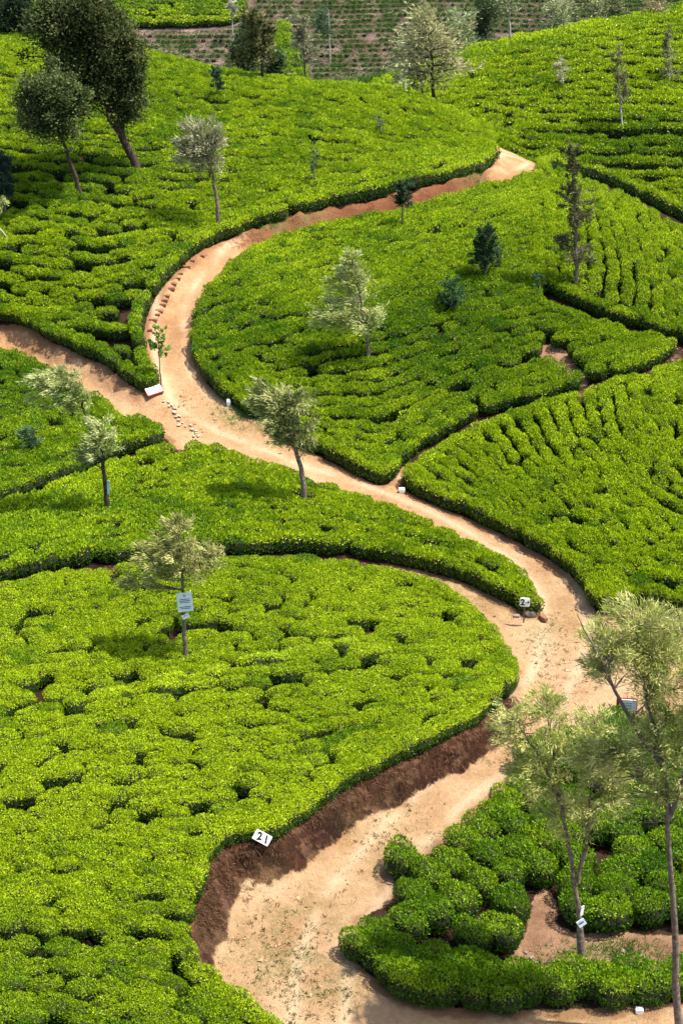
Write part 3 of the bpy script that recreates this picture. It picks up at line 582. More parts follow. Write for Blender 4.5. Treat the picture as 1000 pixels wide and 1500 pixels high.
# ------------------------------------------------------------------ planting
def resample(P, n):
    d = np.concatenate([[0], np.cumsum(np.hypot(*np.diff(P, axis=0).T))]); t = np.linspace(0, d[-1], n)
    return np.column_stack([np.interp(t, d, P[:, 0]), np.interp(t, d, P[:, 1])])
PCT = {'right_hill': 45, 'right_valley': 50, 'right_ridge': 50, 'upper_left': 60, 'centre_right': 55, 'centre': 75, 'right': 82}
def plant(name, p):
    r = np.random.default_rng(abs(hash2(np.array([len(name)]), np.array([sum(map(ord, name))]))[0] * 1e6).__int__())
    cand = []
    P = p['P']
    if p['edge']:
        # a row follows the outline, set in from it
        L = np.concatenate([P[:, :2], P[:1, :2]]); seg = resample(L, int(np.hypot(*np.diff(L, axis=0).T).sum() / (p['bs'] * .95)))
        tg = np.roll(seg, -1, 0) - np.roll(seg, 1, 0); tg /= np.hypot(tg[:, 0], tg[:, 1])[:, None] + 1e-9
        area = .5 * np.sum(P[:, 0] * np.roll(P[:, 1], -1) - np.roll(P[:, 0], -1) * P[:, 1]); sg = 1 if area > 0 else -1
        nn = np.column_stack([-tg[:, 1], tg[:, 0]]) * sg
        q = seg + nn * (p['rad'] * .80 + r.normal(size=(len(seg), 1)) * .05)
        s, _ = sdist(q[:, 0], q[:, 1], P)
        so = np.full(len(q), -9.)
        for k2 in PATCH:
            if k2 != name and {k2, name} == {'centre', 'centre_right'}: so = np.maximum(so, sdist(*(seg - nn * .25).T, PATCH[k2]['P'])[0])
        for k in range(len(q)):
            if s[k] > p['rad'] * .5 and so[k] < 0: cand.append((q[k, 0], q[k, 1], math.atan2(tg[k, 1], tg[k, 0]), 1.0))
    for g0, g1 in zip(p['G'][:-1], p['G'][1:]):
        a = resample(g0, 260); b_ = resample(g1, 260)
        gapd = np.median(np.hypot(*(a - b_).T)); mx_ = np.percentile(np.hypot(*(a - b_).T), PCT.get(name, 90)); n = max(1, int(round((gapd * .1 + mx_ * .9) / p['rs'])))
        for i in range(n):
            t = (i + .5) / n; c = a * (1 - t) + b_ * t
            Ln = np.hypot(*np.diff(c, axis=0).T).sum(); m = max(2, int(Ln / p['bs'])); c = resample(c, m)
            tg = np.gradient(c, axis=0); tg /= np.hypot(tg[:, 0], tg[:, 1])[:, None] + 1e-9
            off = r.normal(size=m) * p['jit'] * .5; al = r.normal(size=m) * p['jit'] + np.cumsum((r.random(m) < p['brk']) * .32)
            wv = fbm(c[:, 0] * .25, c[:, 1] * .25, 2, 41) * 1.0
            q = c + tg * al[:, None] + np.column_stack([-tg[:, 1], tg[:, 0]]) * (off + wv * p['wave'])[:, None]
            for k in range(m): cand.append((q[k, 0], q[k, 1], math.atan2(tg[k, 1], tg[k, 0]), 0.))
    C = np.array(cand)
    s, _ = sdist(C[:, 0], C[:, 1], P); ok = s > p['rad'] * (.62 if p['edge'] else .3)
    if name in ('centre', 'centre_right'):
        so, _ = sdist(C[:, 0], C[:, 1], PATCH['centre_right' if name == 'centre' else 'centre']['P']); ok |= (s > .05) & (so > -.2)
    for hp in p['holes']:
        s2, _ = sdist(C[:, 0], C[:, 1], hp); ok &= s2 < -p['rad'] * .45
    if p['kind'] == 'pruned':
        for k2 in PATCH:
            if k2 == 'pruned': continue
            s2, _ = sdist(C[:, 0], C[:, 1], PATCH[k2]['P']); ok &= s2 < -.6
    # only land the photograph could show, with a margin
    ok &= (abs(C[:, 0]) < .245 * (C[:, 1] + 14) + 6)
    C = C[ok]
    cell = {}; out = []
    dmin = p['bs'] * .74; rmin = p['rs'] * .70
    for x, y, an, e in C:
        i, j = int(math.floor(x / 1.2)), int(math.floor(y / 1.2)); bad = False
        ca, sa = math.cos(an), math.sin(an)
        for di in (-1, 0, 1):
            for dj in (-1, 0, 1):
                for (x2, y2, e2) in cell.get((i + di, j + dj), ()):
                    fq = 1 / .72 if (e2 > .5) != (e > .5) else 1.; dx, dy = (x - x2) * fq, (y - y2) * fq; u_ = dx * ca + dy * sa; v_ = -dx * sa + dy * ca
                    if (u_ / dmin) ** 2 + (v_ / rmin) ** 2 < 1: bad = True; break
                if bad: break
            if bad: break
        if bad: continue
        if e < .5 and r.random() < p['gap'] * (0.4 + 2.5 * (vnoise(np.array([x * .22]), np.array([y * .22]), 77)[0] > .62)): continue
        cell.setdefault((i, j), []).append((x, y, e)); out.append((x, y, an, e))
    O = np.array(out)
    x, y = O[:, 0], O[:, 1]
    z = T(x, y)[0]; ez = .3
    gxv = (T(x + ez, y, False) - T(x - ez, y, False)) / (2 * ez); gyv = (T(x, y + ez, False) - T(x, y - ez, False)) / (2 * ez)
    gxv = np.clip(gxv, -.5, .5); gyv = np.clip(gyv, -.5, .5)
    return dict(x=x, y=y, z=z, an=O[:, 2], e=O[:, 3], gx=gxv, gy=gyv, r=r)
def rot_of(an, gx_, gy_, k=.75):
    n = Vector((-gx_ * k, -gy_ * k, 1)).normalized(); q = Vector((0, 0, 1)).rotation_difference(n) @ Matrix.Rotation(an, 3, 'Z').to_quaternion()
    return q.to_euler()
planted = {}
allb = []
for k, p in PATCH.items():
    d = plant(k, p); n = len(d['x']); r = d['r']; planted[k] = d
    flip = r.random(n) < .5
    d['rot'] = np.array([rot_of(a + (math.pi if f else 0) + da, g1, g2) for a, f, da, g1, g2 in zip(d['an'], flip, r.normal(size=n) * .12, d['gx'], d['gy'])])
    big = r.uniform(.9, 1.12, n)
    d['scl'] = np.column_stack([p['rad'] * p['asp'][0] * big * r.uniform(.92, 1.12, n), p['rad'] * p['asp'][1] * big, p['hgt'] * r.uniform(.88, 1.1, n) * (1 + .12 * fbm(d['x'] * .5, d['y'] * .5, 2, 9))])
    d['tone'] = np.clip(p['tone'] + r.normal(size=n) * .07 - (r.random(n) < .06) * r.uniform(.15, .5, n) - .22 * (vnoise(d['x'] * .13, d['y'] * .13, 55) > .68), 0, 1)
    u_ = CX + F * d['x'] / (d['y'] * math.cos(PITCH) + (CAMZ - d['z']) * math.sin(PITCH))
    dz = d['y'] * math.cos(PITCH) + (CAMZ - d['z']) * math.sin(PITCH); v_ = CY + F * ((CAMZ - d['z'] - .5) * math.cos(PITCH) - d['y'] * math.sin(PITCH)) / dz
    d['vis'] = (u_ > -8) & (u_ < 1008) & (v_ < 1508) & (v_ > -8); d['dz'] = dz; d['u'] = u_; d['v'] = v_
    if p['kind'] == 'tea':
        for i in np.nonzero(d['vis'])[0]: allb.append((dz[i], k, i))
    print(k, n, int(d['vis'].sum()))
allb.sort(key=lambda t: t[0]); solo = {}
for dz, k, i in allb[:300]: solo.setdefault(k, set()).add(i)
LAND = [(272, 975, 'at the foot of the lone notice tree'), (735, 985, 'near the right tip of the left plot, over the sandy road'), (390, 1190, 'just behind the plate reading 21'), (640, 940, 'in the far right rows of the left plot'),
        (60, 1000, 'by the left edge, level with the lone notice tree'), (480, 900, 'midway between the lone notice tree and the plot tip'), (470, 1050, 'in the middle of the left plot'), (590, 1070, 'on the brow above the dark brown bank'),
        (60, 1180, 'on the left edge level with plate 21'), (220, 1120, 'in the rows below the lone notice tree'), (60, 1330, 'low on the left edge of the photo'), (60, 1450, 'in the bottom left corner of the photo'),
        (230, 1290, 'left of the foot of the dark brown bank'), (250, 1440, 'in the lowest rows left of the sandy road'), (370, 1470, 'at the plot corner meeting the road at the bottom')]
LANDR = [(560, 1400, 'at the left end of the low hedge in the road bend'), (720, 1465, 'in the low hedge below the bare soil'), (920, 1455, 'in the low hedge beside the white rock'), (600, 1280, 'on the left rim of the plot beside the sandy road'),
         (680, 1330, 'among the mounds between sandy road and bare soil'), (700, 1200, 'at the upper left corner of the plot inside the bend'), (740, 1380, 'at the left rim of the bare soil'), (880, 1340, 'behind the bare soil, right of the forked tree'),
         (960, 1230, 'in the back rows near the tallest feathery tree'), (800, 1230, 'in the rows behind the forked feathery tree'), (930, 1120, 'in the shade of the feathery crowns')]
def bush_label(k, u, v, e):
    if k in ('lower_right', 'low_hedge'): L_ = LANDR; head = 'deep green tea bush '
    elif k == 'front_left': L_ = LAND; head = 'yellow green tea bush '
    else: return 'green tea bush at the near end of the band above the left plot', 'tea bushes at the near end of the middle band'
    m = min(L_, key=lambda q: math.hypot(q[0] - u, q[1] - v)); return head + m[2], 'tea bushes ' + m[2]
DESC = {'front_left': 'bright yellow green tea bushes packed over the big left plot', 'middle_left': 'band of green tea rows between the road and the lower plot', 'left_corner': 'green tea bushes in the wedge below the left side road',
        'upper_left': 'tea bushes covering the upper left hill under the dark trees', 'centre': 'tea bushes of the oval plot held inside the road bend', 'centre_right': 'sunlit tea bushes running down the spur right of the tall sparse tree',
        'right': 'tea bushes in curved rows right of the road', 'lower_right': 'deep green tea bushes at the far side of the lower right plot', 'low_hedge': 'deep green tea bushes at the far end of the low hedge',
        'right_hill': 'tea rows contouring the pale green upper right hill',
        'right_valley': 'tea rows in the hollow below the upper right hill', 'right_ridge': 'tea bushes on the ridge at the top right corner', 'far_field': 'level far tea field along the top edge, bright green',
        'far_strip': 'narrow strip of green tea running down the pruned hillside', 'pruned': 'rows of hard pruned dark tea stubs over the mauve far hillside'}
nobj = 0
for k, p in PATCH.items():
    d = planted[k]; n = len(d['x']); lod = 3 if p['kind'] == 'pruned' else (0 if d['dz'].min() < 50 else (1 if d['dz'].min() < 75 else 2))
    if k == 'upper_left': lod = 1
    s = solo.get(k, set())
    for i in sorted(s):
        o = bpy.data.objects.new('tea_bush', LOD[0][i % 7]); scn.collection.objects.link(o)
        o.location = (d['x'][i], d['y'][i], d['z'][i]); o.rotation_euler = d['rot'][i]; o.scale = d['scl'][i]; o['tone'] = float(d['tone'][i])
        lb, gr = bush_label(k, d['u'][i], d['v'][i], d['e'][i]); tag(o, lb, 'tea bush', gr); nobj += 1
    idx = np.array([i for i in range(n) if i not in s])
    if not len(idx): continue
    nm = 'pruned_tea_bushes' if p['kind'] == 'pruned' else 'tea_bushes'
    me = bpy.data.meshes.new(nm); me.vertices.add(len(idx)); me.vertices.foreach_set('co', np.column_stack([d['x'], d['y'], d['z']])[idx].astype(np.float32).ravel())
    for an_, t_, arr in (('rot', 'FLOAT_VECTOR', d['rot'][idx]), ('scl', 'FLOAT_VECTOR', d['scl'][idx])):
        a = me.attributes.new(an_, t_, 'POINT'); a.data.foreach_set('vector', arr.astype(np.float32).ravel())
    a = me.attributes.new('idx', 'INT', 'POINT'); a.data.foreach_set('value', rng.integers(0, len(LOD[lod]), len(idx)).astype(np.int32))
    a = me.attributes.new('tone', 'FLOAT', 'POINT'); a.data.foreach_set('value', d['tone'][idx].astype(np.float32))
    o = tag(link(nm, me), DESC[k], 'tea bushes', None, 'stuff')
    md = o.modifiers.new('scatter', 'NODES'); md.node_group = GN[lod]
print('solo bushes', nobj)

# ------------------------------------------------------------------ trees
def at_plane(u, v, y): return Py(u, v, y)
TREES = []
def tree(name, label, cat, base, trunk, blobs, r0=.1, tints=((.16, .19, .08), (.33, .35, .2)), n=40, per=12, L=.32, Wd=.03, bark=None, bush=True, wind=(-.5, 0, .1), group=None, spread=.5, limbs=10, knobs=(), fine=2.6, plume=1., lsc=.6, wsc=1.0, thin=.35, y=None, seed=None, kids=None, droop=.1, clump=.22):
    r = np.random.default_rng(seed if seed is not None else int(base[0] * 7 + base[1]))
    bp = Py(base[0], base[1], y) if y else hit(base[0], base[1], (.55 if bush else 0) + (TRAISE(base) if bush else 0))[0]
    Y = bp[1]; gz = float(T(np.array([bp[0]]), np.array([Y]))[0][0])
    root = thing(name, label, cat, (bp[0], Y, gz), group)
    o3 = np.array([bp[0], Y, gz]); sc = 1. / (F / (Y * math.cos(PITCH) + (CAMZ - gz) * math.sin(PITCH)))   # metres per pixel
    tv, tf, nv = [], [], 0
    def add(P, rad, k=7):
        nonlocal nv
        V_, F_ = tube_np(P, rad, k); tv.append(V_ - o3); tf.append(F_ + nv); nv += len(V_)
    lines = trunk if isinstance(trunk[0], list) else [trunk]
    main = []
    for li, ln in enumerate(lines):
        pts = [np.array([bp[0], Y, gz - .15])] if li == 0 else []
        pts += [Py(q[0], q[1], Y + (q[2] if len(q) > 2 else 0)) for q in ln]
        pts = np.array(pts); m = 14; dd = np.concatenate([[0], np.cumsum(np.linalg.norm(np.diff(pts, axis=0), axis=1))]); tt = np.linspace(0, dd[-1], m)
        pp = np.column_stack([np.interp(tt, dd, pts[:, c]) for c in range(3)]); 
        pp[1:-1] = (pp[:-2] + 2 * pp[1:-1] + pp[2:]) / 4
        pp[1:-1] += r.normal(size=(m - 2, 3)) * r0 * .22
        rr = r0 * (1 if li == 0 else .62) * np.linspace(1, thin, m); 
        if li == 0: rr[0] *= 1.35
        for kb in knobs: rr[min(m - 1, kb)] *= 1.5
        add(pp, rr, 9); main.append(pp)
    allp = np.concatenate(main)
    Vb, Cb = [], []
    wind = np.array(wind, float)
    for (cu, cv, ru, rv, *ex) in blobs:
        wgt = ex[0] if ex else 1.; c = Py(cu, cv, Y); rx = ru * sc; rz = rv * sc / math.cos(R(15)); ry = (rx + rz) * .42
        K = max(3, int(n * wgt * .62)); dirs = r.normal(size=(K, 3)); dirs /= np.linalg.norm(dirs, axis=1, keepdims=True); rad = r.random(K) ** .45
        nodes = c + dirs * rad[:, None] * [rx, ry, rz] * (1 + r.normal(size=(K, 1)) * .20)
        for kk, nd in enumerate(nodes):
            # join to the tree: nearest lower wood
            dist = np.linalg.norm(allp - nd, axis=1) + np.maximum(0, allp[:, 2] - nd[2] + .1) * 3; st = allp[int(np.argmin(dist))]
            if kk < limbs * max(1, wgt) or r.random() < .65:
                mid = (st + nd) / 2 + r.normal(size=3) * np.linalg.norm(nd - st) * .09 + [0, 0, np.linalg.norm(nd - st) * .06]
                w0 = r0 * (.24 if kk < limbs else .10); s3 = np.array([st * (1 - t) ** 2 + 2 * mid * t * (1 - t) + nd * t * t for t in np.linspace(0, 1, 5)])
                add(s3, np.linspace(w0, w0 * .3, 5), 4)
            ax = nd - st; ln = np.linalg.norm(ax); ax = ax / (ln + 1e-9)
            nf = r.normal() * .3  # random tint per clump, painting highlights and dim clumps into the crown
            m = int(per * fine * r.uniform(.5, 1.5))
            pl = min(ln * .4, clump * 2.4) * plume; tt_ = r.random((m, 1)) ** .8
            pb = nd - ax * pl * tt_ + [0, 0, -.12] * tt_ ** 2 * 0 + r.normal(size=(m, 3)) * clump * (.22 + .40 * tt_) * min(1.3, max(rx, .4))
            dv = ax * .7 + dirs[kk] * .4 + wind + r.normal(size=(m, 3)) * spread + [0, 0, -droop]
            Ls = L * lsc * r.uniform(.6, 1.3, m); V_, F_ = blades(pb, dv, r.normal(size=(m, 3)) + [0, -.3, .6], Ls, Wd * wsc * r.uniform(.8, 1.3, m))
            Vb.append(V_ - o3); f = np.clip(r.normal(.4 + nf, .25, (m, 1)), 0, 1); cc = np.array(tints[0]) * (1 - f) + np.array(tints[1]) * f
            Cb.append((cc * r.uniform(.8, 1.15, (m, 1))).repeat(4, 0))
    tr = link('trunk', mesh_np('trunk', np.concatenate(tv), np.concatenate(tf), [bark or M_bark]), root)
    Vb = np.concatenate(Vb); Cb = np.concatenate(Cb)
    link('crown', mesh_np('crown', Vb, np.arange(len(Vb)).reshape(-1, 4), [M_leaf], Cb, smooth=False), root)
    root['_y'] = float(Y)
    return root
def TRAISE(base):
    for k, p in RP.items():
        q = hit(base[0], base[1], .6)[0]; s, v_ = sdist(np.array([q[0]]), np.array([q[1]]), p['P'])
        if s[0] > 0: return float(v_[0] * math.exp(-s[0] / 9.))
    return 0.
FERN = 0
OLIVE = ((.13, .16, .06), (.36, .37, .20)); SILVER = ((.22, .28, .05), (.62, .64, .27)); DARK = ((.018, .034, .010), (.16, .18, .06)); BLUE = ((.03, .07, .04), (.10, .17, .10)); PALE = ((.25, .27, .12), (.48, .48, .28)); BROWNISH = ((.07, .08, .03), (.26, .25, .10)); FRESH = ((.12, .28, .03), (.3, .42, .1)); FERN = ((.24, .29, .05), (.68, .66, .25))
print('trees')
SO = 'feathery'
# near right pair
tree('feathery_tree', 'tallest feathery tree, its trunk cut off by the bottom right corner', 'tree', (992, 1560), [[(988, 1480), (990, 1400), (984, 1300), (978, 1200), (968, 1120), (955, 1060), (940, 985), (930, 920)],
     [(968, 1120), (925, 1060), (895, 1000, -.5), (845, 900, -.8)], [(978, 1200), (1015, 1100), (1040, 1000)], [(972, 1170), (940, 1120, .5), (890, 1085, .6)]],
     [(930, 935, 62, 55, 1.5), (985, 960, 60, 70, 1.6), (880, 940, 35, 45, .5), (978, 1035, 34, 40, .5), (985, 1080, 60, 70, 1.3), (885, 1115, 50, 34, .6), (960, 1160, 60, 30, .5), (1060, 1000, 50, 90, .9)],
     r0=.105, tints=FERN, thin=.15, n=112, per=24, L=.28, Wd=.02, bush=False, y=31.5, wind=(-.35, 0, .25), spread=.55, limbs=14, clump=.2)
tree('feathery_tree', 'feathery forked tree with a knobbly base and two small plates, by the bare soil', 'tree', (853, 1432), [[(855, 1400), (848, 1380), (850, 1330), (843, 1290), (830, 1230), (818, 1160), (808, 1100), (800, 1040)],
     [(846, 1292), (858, 1240), (862, 1180), (868, 1120), (870, 1060)], [(822, 1180), (790, 1110), (760, 1060), (735, 1030)]],
     [(805, 1050, 42, 45, .7), (745, 1060, 38, 38, .45), (785, 1125, 55, 45, .9), (860, 1090, 50, 55, 1.3), (830, 1190, 50, 45, .8), (900, 1150, 40, 50, .8)],
     r0=.085, tints=FERN, thin=.15, n=100, per=24, L=.26, Wd=.02, bush=False, wind=(-.3, 0, .2), knobs=(2,), spread=.55, limbs=12, clump=.19)
tree('sapling_shrub', 'green bushy young tree between the two feathery trees on the right', 'shrub', (905, 1150), [(905, 1110), (900, 1070)], [(880, 1075, 55, 32, 1.3), (935, 1080, 50, 35, 1.2), (900, 1120, 60, 35, 1.2)], r0=.06, tints=((.07, .15, .02), (.22, .33, .06)), n=70, per=20, L=.22, Wd=.03, wind=(-.1, 0, .3), clump=.2)
# sign tree
tree('feathery_tree', 'round olive crowned tree with the white notice on its trunk, alone in the left plot', 'tree', (270, 965), [(271, 940), (270, 900), (268, 860), (266, 820), (262, 785)],
     [(262, 790, 42, 32, 1.1), (225, 815, 40, 28, .9), (300, 815, 36, 24, .8), (195, 848, 35, 14, .35), (250, 835, 50, 24, .8), (262, 765, 25, 12, .35)], r0=.085, tints=((.17, .20, .04), (.60, .58, .22)), n=60, per=22, L=.3, Wd=.028, wind=(-.55, 0, .15), clump=.17)
tree('windswept_tree', 'dark olive tree leaning left over the road, crown swept leftward', 'tree', (446, 735), [(445, 715), (442, 690), (433, 660), (425, 630), (410, 600)],
     [(430, 615, 38, 34, 1.), (395, 600, 40, 34, 1.1), (375, 570, 25, 20, .5), (435, 580, 30, 20, .6), (410, 640, 40, 20, .6), (460, 625, 22, 28, .3)], r0=.13, tints=((.10, .14, .025), (.55, .56, .22)), n=62, per=24, L=.34, Wd=.034, bark=M_bark, wind=(-.75, 0, .15), clump=.18)
tree('windswept_tree', 'silvery tree with a lower round crown and a long upper branch leaning left', 'tree', (156, 748), [[(155, 720), (152, 690), (150, 655), (146, 630)], [(150, 660), (130, 620, .6), (112, 575, .8), (90, 548, .8)]],
     [(148, 640, 32, 32, 1.1), (85, 560, 42, 28, 1.1), (60, 560, 28, 18, .4), (110, 585, 25, 28, .5), (125, 665, 25, 16, .3)], r0=.12, tints=((.17, .24, .04), (.62, .64, .29)), n=62, per=22, L=.34, Wd=.034, wind=(-.7, 0, .15), clump=.18, bark=M_barkd)
tree('silver_tree', 'pale silver tree with a loose conical crown in the middle of the oval plot', 'tree', (541, 528), [(538, 500), (533, 470), (527, 430), (515, 380)],
     [(510, 385, 24, 24, .6), (515, 420, 38, 26, 1.), (510, 455, 52, 24, 1.2), (535, 475, 45, 18, .5), (485, 470, 36, 15, .4)], r0=.09, tints=SILVER, n=66, per=22, L=.34, Wd=.036, wind=(-.55, 0, .2), clump=.2)
tree('silver_tree', 'pale pinkish silver tree with a round crown, above the earth bank of the upper road', 'tree', (320, 332), [(319, 310), (316, 280), (310, 250), (300, 220)],
     [(290, 200, 36, 28, 1.1), (265, 215, 22, 20, .4), (315, 205, 24, 30, .6), (295, 235, 38, 22, .8)], r0=.13, tints=((.20, .22, .09), (.56, .53, .34)), n=66, per=22, L=.36, Wd=.045, wind=(-.4, 0, .2), clump=.22)
# big dark trees
tree('dark_tree', 'largest dark tree of the upper left hill, thick trunk leaning left', 'tree', (205, 250), [[(200, 238), (185, 210), (168, 185), (152, 150), (140, 110), (120, 60)], [(180, 200), (178, 160, 1), (180, 110, 1), (190, 70, 1)]],
     [(85, 40, 48, 36, 1.2), (130, 35, 40, 40, 1.2), (110, 90, 55, 40, 1.3), (170, 70, 38, 48, 1.3), (196, 100, 24, 45, .8), (160, 130, 52, 42, 1.4), (185, 150, 28, 30, .6), (65, 20, 22, 26, .5), (125, 5, 50, 20, .6)], r0=.25, tints=DARK, n=50, lsc=.42, per=62, L=.42, Wd=.085, fine=3, plume=.3, bark=M_barkd, wind=(-.1, 0, .2), limbs=12, spread=.8, clump=.46)
tree('dark_tree', 'dark tree with a thin crooked trunk, just left of the largest dark tree', 'tree', (121, 282), [(112, 262), (100, 225), (88, 195), (80, 165)],
     [(75, 130, 42, 30, 1.1), (50, 160, 34, 26, .8), (95, 160, 34, 34, 1.1), (70, 185, 45, 16, .5), (120, 145, 18, 24, .5)], r0=.14, tints=((.025, .045, .014), (.2, .24, .08)), n=46, lsc=.42, per=56, L=.38, Wd=.075, fine=3, plume=.3, bark=M_barkd, wind=(-.2, 0, .2), spread=.8, clump=.42)
tree('dark_tree', 'dark tree at the top left corner, behind the largest dark tree', 'tree', (31, 76), [(28, 60), (22, 30), (15, 5)],
     [(10, 15, 28, 25, 1.), (30, 5, 22, 20, .8), (5, 45, 18, 18, .5), (38, 35, 14, 24, .6)], r0=.25, tints=((.02, .04, .02), (.10, .14, .06)), n=60, per=20, L=.42, Wd=.1, fine=3, plume=.3, bark=M_barkd, wind=(-.1, 0, .2), spread=.8, y=108, clump=.45)
tree('blue_green_sapling', 'small dark bluish tree beside the upper road, near the top of the oval plot', 'tree', (588, 332), [(589, 310), (590, 280), (590, 262)], [(590, 270, 12, 14, .8), (590, 290, 18, 14, 1.)], r0=.05, tints=((.02, .05, .022), (.09, .16, .07)), n=45, per=14, L=.25, Wd=.06, wind=(0, 0, .3), clump=.18)
tree('blue_green_sapling', 'dark dense round tree in the upper part of the oval plot', 'tree', (712, 408), [(712, 385), (711, 350)], [(710, 345, 18, 20, 1.), (711, 372, 24, 25, 1.5)], r0=.07, tints=((.02, .048, .02), (.09, .16, .06)), n=80, per=18, L=.22, Wd=.055, wind=(0, 0, .3), clump=.16)
tree('blue_green_shrub', 'low bluish green shrub just left of and below the dark round tree', 'shrub', (662, 452), [(661, 430), (660, 415)], [(660, 430, 20, 22, 1.5)], r0=.05, tints=((.035, .09, .03), (.12, .21, .08)), n=80, per=16, L=.2, Wd=.05, wind=(0, 0, .3), clump=.16)
tree('slender_tree', 'tall slender brownish tree with sparse tufts between the oval plot and the spur', 'tree', (843, 420), [(844, 395), (843, 350), (841, 300), (838, 250), (836, 212)],
     [(836, 218, 9, 15, .35), (838, 245, 13, 16, .45), (846, 280, 18, 18, .5), (845, 320, 22, 16, .55), (825, 350, 26, 10, .4), (850, 372, 28, 12, .5), (870, 300, 10, 18, .15), (822, 285, 10, 20, .15)], r0=.1, tints=BROWNISH, n=85, per=14, L=.25, Wd=.05, wind=(0, 0, .1), limbs=8, bark=M_bark, clump=.2)
tree('wispy_sapling', 'very thin wispy green sapling between the pinkish tree and the crest', 'sapling', (462, 272), [(461, 250), (459, 215)], [(459, 232, 8, 24, 1.)], r0=.035, tints=((.06, .12, .04), (.16, .24, .1)), n=40, per=10, L=.22, Wd=.04, wind=(-.2, 0, .2), clump=.14)
tree('blue_green_sapling', 'small dark sapling near the hill crest, above the pinkish silver tree', 'sapling', (319, 146), [(318, 130), (316, 105)], [(316, 108, 10, 12, .8), (319, 122, 9, 10, .5)], r0=.05, tints=((.02, .05, .03), (.09, .15, .08)), n=40, per=12, L=.26, Wd=.07, wind=(0, 0, .2), clump=.2)
tree('crest_tree', 'yellowish tree with a curved dark trunk standing on the upper left crest', 'tree', (387, 132), [(385, 115), (384, 90), (378, 60), (372, 35)],
     [(372, 35, 18, 22, .8), (382, 65, 24, 22, 1.1), (360, 80, 16, 16, .5), (395, 50, 12, 18, .4)], r0=.11, tints=((.04, .05, .015), (.26, .25, .09)), n=60, per=14, L=.4, Wd=.1, y=99.5, bark=M_barkd, clump=.32, wind=(-.1, 0, .1))
tree('pale_tree', 'tall pale ghostly tree before the green strip of the far hill', 'tree', (446, 128), [(446, 110), (445, 70), (443, 30)], [(443, 35, 13, 18, .8), (444, 65, 20, 22, 1.1), (455, 80, 14, 16, .4)], r0=.1, tints=((.16, .17, .08), (.40, .40, .24)), n=45, per=12, L=.45, Wd=.07, y=112, wind=(-.2, 0, .1), clump=.4)
tree('crest_tree', 'tallest airy pale olive tree on the upper crest, with a dark upright trunk', 'tree', (636, 176), [(635, 150), (633, 120), (632, 85), (630, 50), (625, 28)],
     [(622, 30, 30, 22, .8), (612, 60, 46, 28, 1.1), (652, 66, 34, 30, .9), (592, 80, 34, 22, .6), (630, 104, 54, 22, .9), (672, 88, 22, 16, .4)], r0=.13, tints=((.24, .25, .09), (.62, .58, .32)), n=60, per=9, L=.5, Wd=.07, y=96, bark=M_barkd, wind=(-.2, 0, .2), clump=.42)
tree('crest_tree', 'thin dark trunked tree close beside the big airy tree, on its left', 'tree', (621, 170), [(620, 150), (616, 120), (612, 100)], [(612, 110, 20, 20, .8), (600, 95, 15, 15, .4)], r0=.07, tints=((.15, .16, .07), (.40, .38, .22)), n=40, per=12, L=.4, Wd=.07, y=97, bark=M_barkd, clump=.35)
tree('pale_tree', 'slim grey trunked pale tree left of the big airy tree', 'tree', (594, 165), [(593, 145), (592, 110), (590, 70)], [(590, 75, 16, 22, .8), (585, 105, 18, 16, .6)], r0=.08, tints=((.15, .17, .08), (.36, .37, .22)), n=40, per=12, L=.4, Wd=.06, y=112, bark=M_barkp, clump=.38)
G_FAR = 'pale slender trees standing along the far ridge'
for (lb, bu, bv, top, cr, cc, yy, bk, tn) in [
    ('leafy grey green tree behind and right of the big airy tree', 676, 100, 20, [(675, 35, 22, 24, 1.2), (682, 65, 22, 26, 1.2), (695, 78, 14, 16, .5)], 0, 128, M_barkp, ((.10, .14, .05), (.30, .34, .16))),
    ('dark crowned thin white trunked tree on the pruned hillside, left of the airy tree', 483, 84, 15, [(470, 25, 13, 16, 1.), (478, 45, 8, 8, .3)], 0, 172, M_barkp, ((.03, .06, .03), (.10, .15, .07))),
    ('white trunked tree at the left end of the ridge, crown cut by the top edge', 747, 78, 0, [(744, 5, 17, 18, 1.)], 0, 127.5, M_barkp, ((.12, .15, .07), (.30, .33, .18))),
    ('broad pale green tree on the right ridge with a grey trunk', 816, 66, 0, [(818, 15, 22, 18, 1.2), (815, 38, 22, 16, 1.1)], 0, 131, M_barkp, ((.14, .17, .07), (.36, .38, .2))),
    ('pale green tree on the ridge, the nearer one of a close pair', 880, 52, -5, [(872, 10, 16, 20, 1.), (878, 30, 18, 14, .8)], 0, 136, M_barkp, ((.14, .17, .07), (.34, .35, .18))),
    ('dark green tree on the ridge, the right one of a close pair', 896, 55, -5, [(898, 5, 16, 20, 1.), (900, 28, 12, 16, .7)], 0, 134.5, M_bark, ((.08, .11, .04), (.26, .27, .12))),
    ('reddish trunked tree near the top right corner, crown cut by the top edge', 965, 52, 0, [(960, 10, 17, 20, 1.1), (970, 25, 12, 16, .5)], 0, 134.5, M_brick, ((.12, .12, .05), (.32, .27, .14))),
    ('thin bare white trunk before the hedge at the edge of the far field', 341, 56, 2, [(339, 8, 8, 10, .5), (343, 20, 4, 8, .2)], 0, 176, M_barkp, ((.2, .2, .13), (.45, .43, .33)))]:
    tree('ridge_tree', lb, 'tree', (bu, bv), [(bu, bv - 10), (bu - 1, (bv + top) / 2), (bu - 2, top)], cr, r0=.10, tints=tuple(tuple(min(.7, c * 1.5) for c in q) for q in tn), n=55, per=9, L=.5, Wd=.09, y=yy, bark=bk, wind=(-.1, 0, .15), clump=.42, bush=False)
